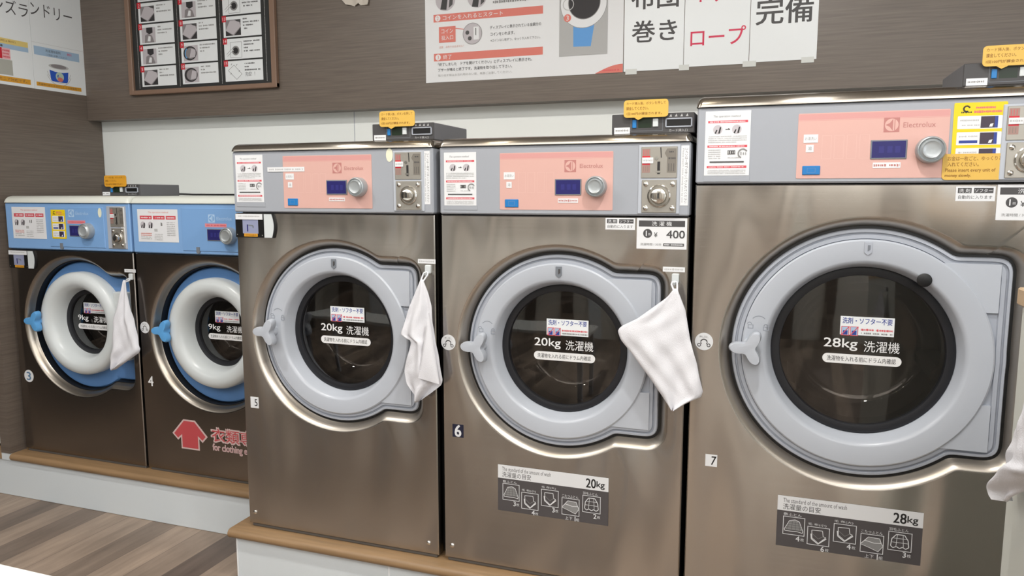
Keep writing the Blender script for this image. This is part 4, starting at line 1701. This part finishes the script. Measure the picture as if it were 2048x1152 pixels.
cloth('hand_towel', [(.990, -2.458), (.94, -2.475), (.824, -2.519), (.72, -2.541), (.667, -2.550), (.63, -2.540), (.621, -2.536)],
      [(.990, -2.449), (.93, -2.440), (.87, -2.429), (.73, -2.396), (.716, -2.389), (.70, -2.398), (.65, -2.480), (.621, -2.530)], 2.292,
      'white towel hanging between the two small blue washers', 3.0, .010, .010,
      loop=hang(-2.455, 2.314, .986, -2.4535, 2.292, .982))

# ------------------------------------------------------------------ counter at the right with a towel on its corner
root = thing('side_counter', (.386, 1.05, 0), 'pale counter with a thick beech top, its corner before the 28kg washer', 'counter')
mb = MB()
mb.box(0, .62, -.55, .45, 1.1415, 1.172, SHELFW, .003)
mb.build('counter_top', root)
mb = MB()
mb.box(.003, .60, -.54, .425, .06, 1.1415, mat('pale_panel', (0.78, 0.79, 0.765), .5), .002)
mb.build('side_panel', root)
mb = MB()
mb.box(.03, .58, -.52, .40, 0, .06, CAB)
mb.build('toe_kick', root)
mb = MB()
mb.prism(rrect(-.0095, .0095, -.013, .013, .004), -.007, .0005, WHITE_P, .002)
mb.tube([(0, -.004, -.008), (0, -.012, -.014), (0, -.020, -.014), (0, -.024, -.007)], .0035, WHITE_P)
hk = mb.build('towel_hook', root)
hk.rotation_euler = (0, 0, radians(-90))
hk.location = (.0025, .235, 1.085)
o = cloth('hand_towel', [(1.070, -.006), (1.03, -.030), (.98, -.060), (.90, -.105), (.855, -.132), (.845, -.136), (.838, -.120), (.832, -.102)],
          [(1.070, .006), (1.02, .050), (.96, .120), (.94, .130), (.91, .030), (.88, -.030), (.845, -.080), (.832, -.094)], 0,
          'large bright towel hanging on the side of the pale counter', 2.2, .006, .010,
          loop=hang(0, .0105, 1.071, 0, -.004, 1.066))
o.location = (.362, 1.285, 0)
o.rotation_euler = (0, 0, radians(-90))

# ------------------------------------------------------------------ folding table at the left, near the camera
root = thing('folding_table', (-1.75, .45, 0), 'white table top with its far edge on the plank floor side', 'table')
mb = MB()
mb.box(-1.0, 1.0, -.30, .373, .702, .730, mat('white_table', (0.82, 0.83, 0.82), .4), .004)
mb.build('table_top', root)
for sx in (-.92, .92):
    for sy in (-.24, .31):
        mb = MB()
        mb.box(sx - .02, sx + .02, sy - .02, sy + .02, 0, .703, GREY, .003)
        mb.build('leg', root)

# ------------------------------------------------------------------ posters and boards on the bulkhead (front face y = 2.79)
YB = 2.79


def flat(sh, name, label, cat, group=None, smooth=False):
    return tag(sh.build(name), label, cat, group)


# framed step-by-step board
root = thing('framed_board', (-2.455, YB, 1.782), 'wood framed charcoal board of white numbered step cards', 'framed board')
fx0, fx1, fz0, fz1 = -2.862 + 2.455, -2.050 + 2.455, 0, .60
mb = MB()
t = .026
mb.box(fx0, fx1, -.022, -.0005, fz0, fz0 + t * .8, WFRAME, .003)
mb.box(fx0, fx1, -.022, -.0005, fz1 - t, fz1, WFRAME, .003)
mb.box(fx0, fx0 + t, -.0225, -.0005, fz0, fz1, WFRAME, .003)
mb.box(fx1 - t, fx1, -.0225, -.0005, fz0, fz1, WFRAME, .003)
mb.build('frame', root)
sh = Sheet(-.009)
sh.base(fx0 + .01, fx1 - .01, .01, fz1 - .01, CHARC, .008)
sh.y = -.0095
for xx in (-2.808, -2.574, -2.342, -2.106):
    q = []
    z = .03
    while z < .57:
        q.append([(xx + 2.455 - .0012, z), (xx + 2.455 + .0012, z), (xx + 2.455 + .0012, z + .004), (xx + 2.455 - .0012, z + .004)])
        z += .0058
    sh.polys(q, INK_LG)
sh.build('board', root)


def photo(sh, x0, x1, z0, z1, kind, seed):
    r = random.Random(seed)
    W, H = x1 - x0, z1 - z0
    q = lambda u, v: (x0 + W * u, z0 + H * v)
    if kind == 'bed':
        sh.rect(x0, x1, z0, z1, PH_M)
        sh.poly([q(0, .35), q(.3, .95), q(.85, .95), q(1, .55), q(.5, .05)], PH_L)
        sh.poly([q(0, 0), q(0, .33), q(.48, .0)], PH_D)
        sh.poly([q(1, .5), q(1, 0), q(.55, .0)], PH_D)
        sh.poly([q(.55, 1), q(1, 1), q(1, .8), q(.75, .88)], INK_DG)
    elif kind == 'person':
        sh.rect(x0, x1, z0, z1, PH_L)
        sh.poly([q(.35, 1), q(.35, .7), q(.55, .55), q(.8, .65), q(.8, 1)], PH_D)
        sh.poly([q(.2, 0), q(.25, .5), q(.5, .6), q(.75, .45), q(.9, 0)], PH_M)
        sh.poly([q(.4, .1), q(.5, .45), q(.65, .4), q(.62, .08)], PAPER)
    elif kind == 'machine':
        sh.rect(x0, x1, z0, z1, PH_L)
        sh.circ((x0 + x1) / 2 - W * .05, (z0 + z1) / 2, H * .46, PH_D, 24, W / H)
        sh.circ((x0 + x1) / 2, (z0 + z1) / 2, H * .36, PH_M, 24, W / H)
        sh.poly([q(.40, .2), q(.55, .8), q(.85, .7), q(.8, .25)], PH_L)
        if seed % 2 == 0:
            sh.arc((x0 + x1) / 2 - W * .05, (z0 + z1) / 2, H * .40, 130, 230, W * .06, BLUE_H)
    elif kind == 'line':
        sh.frame(x0 + W * .25, x1, z0, z1, .0012, INK_DG)
        sh.circ(x0 + W * .60, z0 + H * .45, H * .30, INK_G, 24)
        sh.circ(x0 + W * .60, z0 + H * .45, H * .20, INK, 24)
        sh.stroke([q(0, .25), q(.35, .55), q(.45, .45)], .004, PAPER)
        sh.stroke([q(0, .25), q(.35, .58)], .0012, INK_DG)
        sh.stroke([q(.05, .12), q(.42, .45)], .0012, INK_DG)
    elif kind == 'quilt':
        sh.stroke([q(.05, .62), q(.45, .95), q(.95, .35), q(.6, .02), q(.05, .62)], .0014, INK_DG)
        for u, v in ((.2, .35), (.75, .5), (.25, .95), (.6, .9)):
            sh.stroke([q(u, v), q(u + .06, v + .1)], .002, INK_DG)


cw, chh = .200, .0865
num = 0
kinds = (('machine', 'bed', 'person', 'person', 'bed'), ('person', 'person', 'bed', 'machine', 'machine'), ('line', 'line', 'bed', 'line', 'quilt'))
rows = (.378, .3015, .220, .128, .0355)
for c, x0 in enumerate((-2.7915, -2.5585, -2.323)):
    for i in range(5):
        zz0 = .0365 + .0935 * (4 - i)
        if zz0 > .45:
            continue
        x = x0 + 2.455
        sh = Sheet(-.0105)
        sh.base(x, x + cw - .002, zz0, zz0 + chh, PAPER_B, .0012)
        photo(sh, x + .012, x + .092, zz0 + .006, zz0 + chh - .014, kinds[c][i], c * 5 + i)
        n = c * 5 + i + 1
        sh.rect(x - .006, x + .016, zz0 + chh - .022, zz0 + chh + .004, REDBOX)
        sh.text(x + .005, zz0 + chh - .009, str(n), .014, PAPER, w=.008 if n < 10 else .014)
        for ln in range(3 + (c == 2)):
            sh.marks(x + .104, x + cw - .014 - .03 * ((ln * 7 + i) % 3), zz0 + chh - .014 - .0135 * ln, .007, INK_DG if c == 2 else INK_G, ln)
        if n == 15:
            sh.rect(x + .100, x + .19, zz0 + .004, zz0 + .040, PAPER_B)
            sh.text(x + .106, zz0 + .028, '完成！！', .019, INK, w=.05, align='l')
        sh.build('step_card', root)

# instruction poster
sh = Sheet(YB - .0015)
px0, px1, pz0, pz1 = -1.356, -.566, 1.7685, 2.32
sh.base(px0, px1, pz0, pz1, PAPER, .0012)
for z, n, s in ((2.0125, '2', 'コインを入れるとスタート'), (1.8640, '3', '終了'), (2.205, '1', '洗濯物を入れる')):
    sh.rect(-1.320, -.870, z - .0145, z + .0145, SALMON)
    sh.circ(-1.302, z, .0115, PAPER)
    sh.text(-1.302, z, n, .014, SALMON)
    sh.text(-1.280, z, s, .017, PAPER, align='l', w=(.25 if n == '2' else .036 if n == '3' else .14))
for cx_, r_ in ((-1.268, .042), (-1.135, .040)):
    sh.circ(cx_, 2.080, r_, PH_L)
    sh.poly([(cx_ - .022, 2.045), (cx_ + .004, 2.042), (cx_ + .010, 2.085), (cx_ - .012, 2.09)], INK)
    sh.poly([(cx_ + .014, 2.048), (cx_ + .030, 2.060), (cx_ + .034, 2.10), (cx_ + .018, 2.09)], INK_DG)
for q in range(3):
    sh.marks(-1.07, -.90, 2.055 + .022 * q, .012, INK_G, q)
# coin box
sh.rect(-1.297, -1.226, 1.919, 1.979, SALMON)
sh.text(-1.2615, 1.962, 'コイン', .017, PAPER, w=.050)
sh.text(-1.2615, 1.937, '投入口', .017, PAPER, w=.050)
sh.stroke([(-1.226, 1.970), (-1.17, 1.960)], .003, SALMON)
sh.circ(-1.155, 1.945, .0405, INK_G, 36)
sh.circ(-1.155, 1.945, .0385, PH_L, 36)
sh.rect(-1.150, -1.128, 1.922, 1.970, PAPER)
sh.rect(-1.142, -1.139, 1.938, 1.965, INK)
sh.circ(-1.176, 1.950, .008, INK_DG)
sh.circ(-1.166, 1.928, .008, INK_DG)
sh.text(-1.297, 1.902, '注意　お釣りは出ません！', .009, mat('salmon_faint', (0.86, 0.66, 0.62), .5), w=.105, align='l')
sh.text(-1.082, 1.962, 'ディスプレイに表示されている金額分の', .0125, INK_DG, w=.205, align='l')
sh.text(-1.080, 1.937, 'コインをいれます。', .0125, INK_DG, w=.098, align='l')
sh.text(-1.080, 1.914, '※コインは１枚ずつ、ゆっくり入れて下さい。', .0105, INK_G, w=.20, align='l')
sh.text(-1.302, 1.836, '「終了しました　ドアを開けてください」とディスプレイに表示され、', .0125, INK_DG, w=.39, align='l')
sh.text(-1.302, 1.815, 'ブザーが鳴ると終了です。洗濯物を取り出して下さい。', .0125, INK_DG, w=.31, align='l')
sh.text(-1.302, 1.794, '取り出す際はお忘れ物のない様、再度ご注意してください。', .0095, INK_LG, w=.31, align='l')
# picture of a machine on the right
sh.rect(-.806, -.624, 1.838, 2.29, mat('print_grey', (0.66, 0.66, 0.66), .5))
sh.poly([(-.753, 1.960), (-.752, 1.870), (-.686, 1.868), (-.672, 1.955)], mat('print_blue', (0.34, 0.58, 0.82), .5))
sh.circ(-.715, 2.022, .088, PAPER, 48)
sh.arc(-.715, 2.022, .087, 0, 360, .0018, INK_G, 48)
sh.circ(-.712, 2.026, .061, INK_G, 48)
sh.circ(-.712, 2.026, .0585, PH_D, 48)
sh.circ(-.775, 1.974, .014, SALMON)
sh.text(-.775, 1.974, '3', .018, PAPER)
sh.arc(-.772, 2.022, .020, 0, 360, .003, INK_LG, 20)
q = [(-.566, pz0 + .0005)] + [(-.669 + .103 * k / 12, pz0 + .0005 + .030 * sin(pi / 2 * k / 12)) for k in range(13)]
sh.poly(q, SALMON)
sh.marks(-.64, -.575, pz0 + .010, .006, RED, 4)
flat(sh, 'poster', 'large white poster with salmon headings and a printed washer picture', 'poster')

# three laminated paper signs with tape
def sign(x0, x1, z0, z1, label, fn, tapes):
    sh = Sheet(YB - .0016)
    sh.base(x0, x1, z0, z1, PAPER_B, .0012)
    fn(sh)
    o = sh.build('paper_sign')
    tag(o, label, 'paper sign', 'laminated paper signs in a row')
    for a, b_ in tapes:
        mb = MB()
        mb.box(a, b_, YB - .0026, YB - .0003, z0 - .011, z0 + .008, TAPE)
        mb.build('tape', o, smooth=False)
    return o


def s1(sh):
    sh.text(-.455, 2.028, '布団', .088, INK_DG, w=.165, bold=.02)
    sh.text(-.455, 1.907, '巻き', .074, INK_DG, w=.158, bold=.02)


def s2(sh):
    sh.text(-.238, 2.030, 'ネット', .080, CRIM, w=.170, bold=.012)
    sh.text(-.235, 1.874, 'ロープ', .060, CRIM, w=.185, bold=.012)


def s3(sh):
    sh.text(-.020, 1.945, '完備', .088, INK_DG, w=.180, bold=.02)


sign(-.563, -.351, 1.7705, 2.25, 'laminated paper sign with two rows of bold black writing, beside the poster', s1, ((-.556, -.515),))
sign(-.349, -.130, 1.7755, 2.25, 'laminated paper sign with red writing between two black-lettered signs', s2, ((-.365, -.330), (-.149, -.105)))
sign(-.128, .087, 1.7785, 2.25, 'laminated paper sign with one row of black writing, above the 28kg washer', s3, ((.040, .080),))

# torn pale paper hanging at the top of the bulkhead
mb = MB()
zl = [(-1.730, 2.118), (-1.711, 2.096), (-1.690, 2.092), (-1.672, 2.087), (-1.660, 2.091), (-1.646, 2.097), (-1.642, 2.089), (-1.628, 2.0885), (-1.612, 2.088), (-1.606, 2.107)]
rows_ = []
for j in range(7):
    rows_.append([(x + .004 * sin(j * 2 + i), YB - .008 - .005 * sin(1.7 * i + .8 * j), z + (2.26 - z) * j / 6) for i, (x, z) in enumerate(zl)])
rb = [[(x, y + .004, z) for x, y, z in r] for r in rows_]
n = len(zl)
vs = [p for r in rows_ for p in r] + [p for r in rb for p in r]
off = n * 7
fs = []
for j in range(6):
    for i in range(n - 1):
        a = j * n + i
        fs += [(a, a + 1, a + n + 1, a + n), (off + a, off + a + n, off + a + n + 1, off + a + 1)]
    for i in (0, n - 1):
        a = j * n + i
        fs.append((a, a + n, off + a + n, off + a))
for i in range(n - 1):
    for j in (0, 6):
        a = j * n + i
        fs.append((a, a + 1, off + a + 1, off + a))
mb.add(vs, fs, mat('crumpled_paper', (0.78, 0.75, 0.71), .7))
tag(mb.build('torn_paper', angle=60), 'torn crumpled paper hanging high on the brown bulkhead', 'paper')


# notices on the brown partition (face x = -3.15, read along +y)
def wall_sheet(sh, name, label):
    o = sh.build(name)
    o.location = (-3.15, 0, 0)
    o.rotation_euler = (0, 0, radians(90))
    return tag(o, label, 'notice', 'notices on the brown partition')


# right notice: local x is world y
sh = Sheet(-.0015)
sh.base(2.5255, 2.800, 1.795, 2.34, PAPER_B, .0012)
sh.text(2.532, 2.142, 'ンドリー', .055, INK_DG, w=.208, align='l')
sh.rect(2.5265, 2.799, 1.9975, 1.9985, INK_LG)
sh.rect(2.534, 2.764, 1.945, 1.983, SKYB)
sh.text(2.628, 1.970, '洗濯漕除菌剤', .012, INK_DG, w=.075)
sh.text(2.712, 1.970, '無料', .012, CRIM, w=.024)
sh.text(2.645, 1.953, '（ご自由にお使いください）', .009, INK_DG, w=.105)
cxb, czb = 2.652, 1.875
sh.arc(cxb, czb + .012, .064, 200, 340, .003, INK_LG)
sh.arc(cxb, czb + .022, .062, 195, 345, .0025, INK_LG)
sh.poly([(cxb - .050, czb + .028), (cxb + .050, czb + .028), (cxb + .043, czb - .030), (cxb + .036, czb - .036), (cxb - .036, czb - .036), (cxb - .043, czb - .030)], BUCK)
sh.poly([(cxb - .052, czb + .030), (cxb - .050, czb + .014), (cxb - .02, czb + .008), (cxb + .02, czb + .008), (cxb + .050, czb + .014), (cxb + .052, czb + .030)], PAPER_B)
sh.circ(cxb, czb + .032, .011, INK_LG, 32, 4.7)
sh.circ(cxb, czb + .033, .009, PH_M, 32, 4.4)
sh.circ(cxb + .002, czb - .012, .021, mat('print_sage', (0.68, 0.76, 0.70), .5), 24)
sh.circ(cxb + .004, czb - .024, .010, SALMON, 16, 1.4)
sh.stroke([(cxb - .012, czb - .016), (cxb - .006, czb - .004), (cxb - .004, czb - .016)], .003, BUCK)
sh.rect(2.535, 2.764, 1.810, 1.827, AMBER_D)
sh.text(2.65, 1.8185, '洗濯物の前におまわし！この除菌剤で！', .010, INK_DG, w=.215)
for z in (2.10, 1.985, 1.797):
    sh.rect(2.797, 2.808, z - .006, z + .006, TAPE)
wall_sheet(sh, 'notice', 'white notice picturing a blue bucket, in the corner of the brown partition')
sh = Sheet(-.0015)
sh.base(2.20, 2.5245, 1.795, 2.34, PAPER_B, .0012)
sh.text(2.520, 2.125, 'コインズラ', .060, INK_DG, w=.275, align='r')
sh.rect(2.24, 2.507, 1.966, 1.989, mat('print_straw', (0.86, 0.77, 0.48), .5))
sh.text(2.40, 1.9785, '（除菌剤は無料）', .010, AMB_I, w=.10)
sh.rect(2.24, 2.507, 1.946, 1.966, SKYB)
sh.marks(2.25, 2.39, 1.957, .010, INK_DG, 2)
sh.rect(2.30, 2.385, 1.902, 1.948, REDBOX)
sh.rect(2.385, 2.422, 1.902, 1.948, mat('print_rose', (0.88, 0.66, 0.68), .5))
for q in range(3):
    sh.marks(2.388, 2.420, 1.912 + .013 * q, .008, RED, q)
sh.rect(2.26, 2.428, 1.836, 1.900, mat('print_stone', (0.66, 0.66, 0.63), .5))
sh.rect(2.24, 2.507, 1.808, 1.830, AMBER_D)
sh.text(2.41, 1.819, 'アンモニア対応です。', .012, INK_DG, w=.16)
wall_sheet(sh, 'notice', 'white notice with red and straw-yellow bands beside the bucket notice')

# tidy up the lettering helper
bpy.data.objects.remove(_to)
bpy.data.curves.remove(_tc)
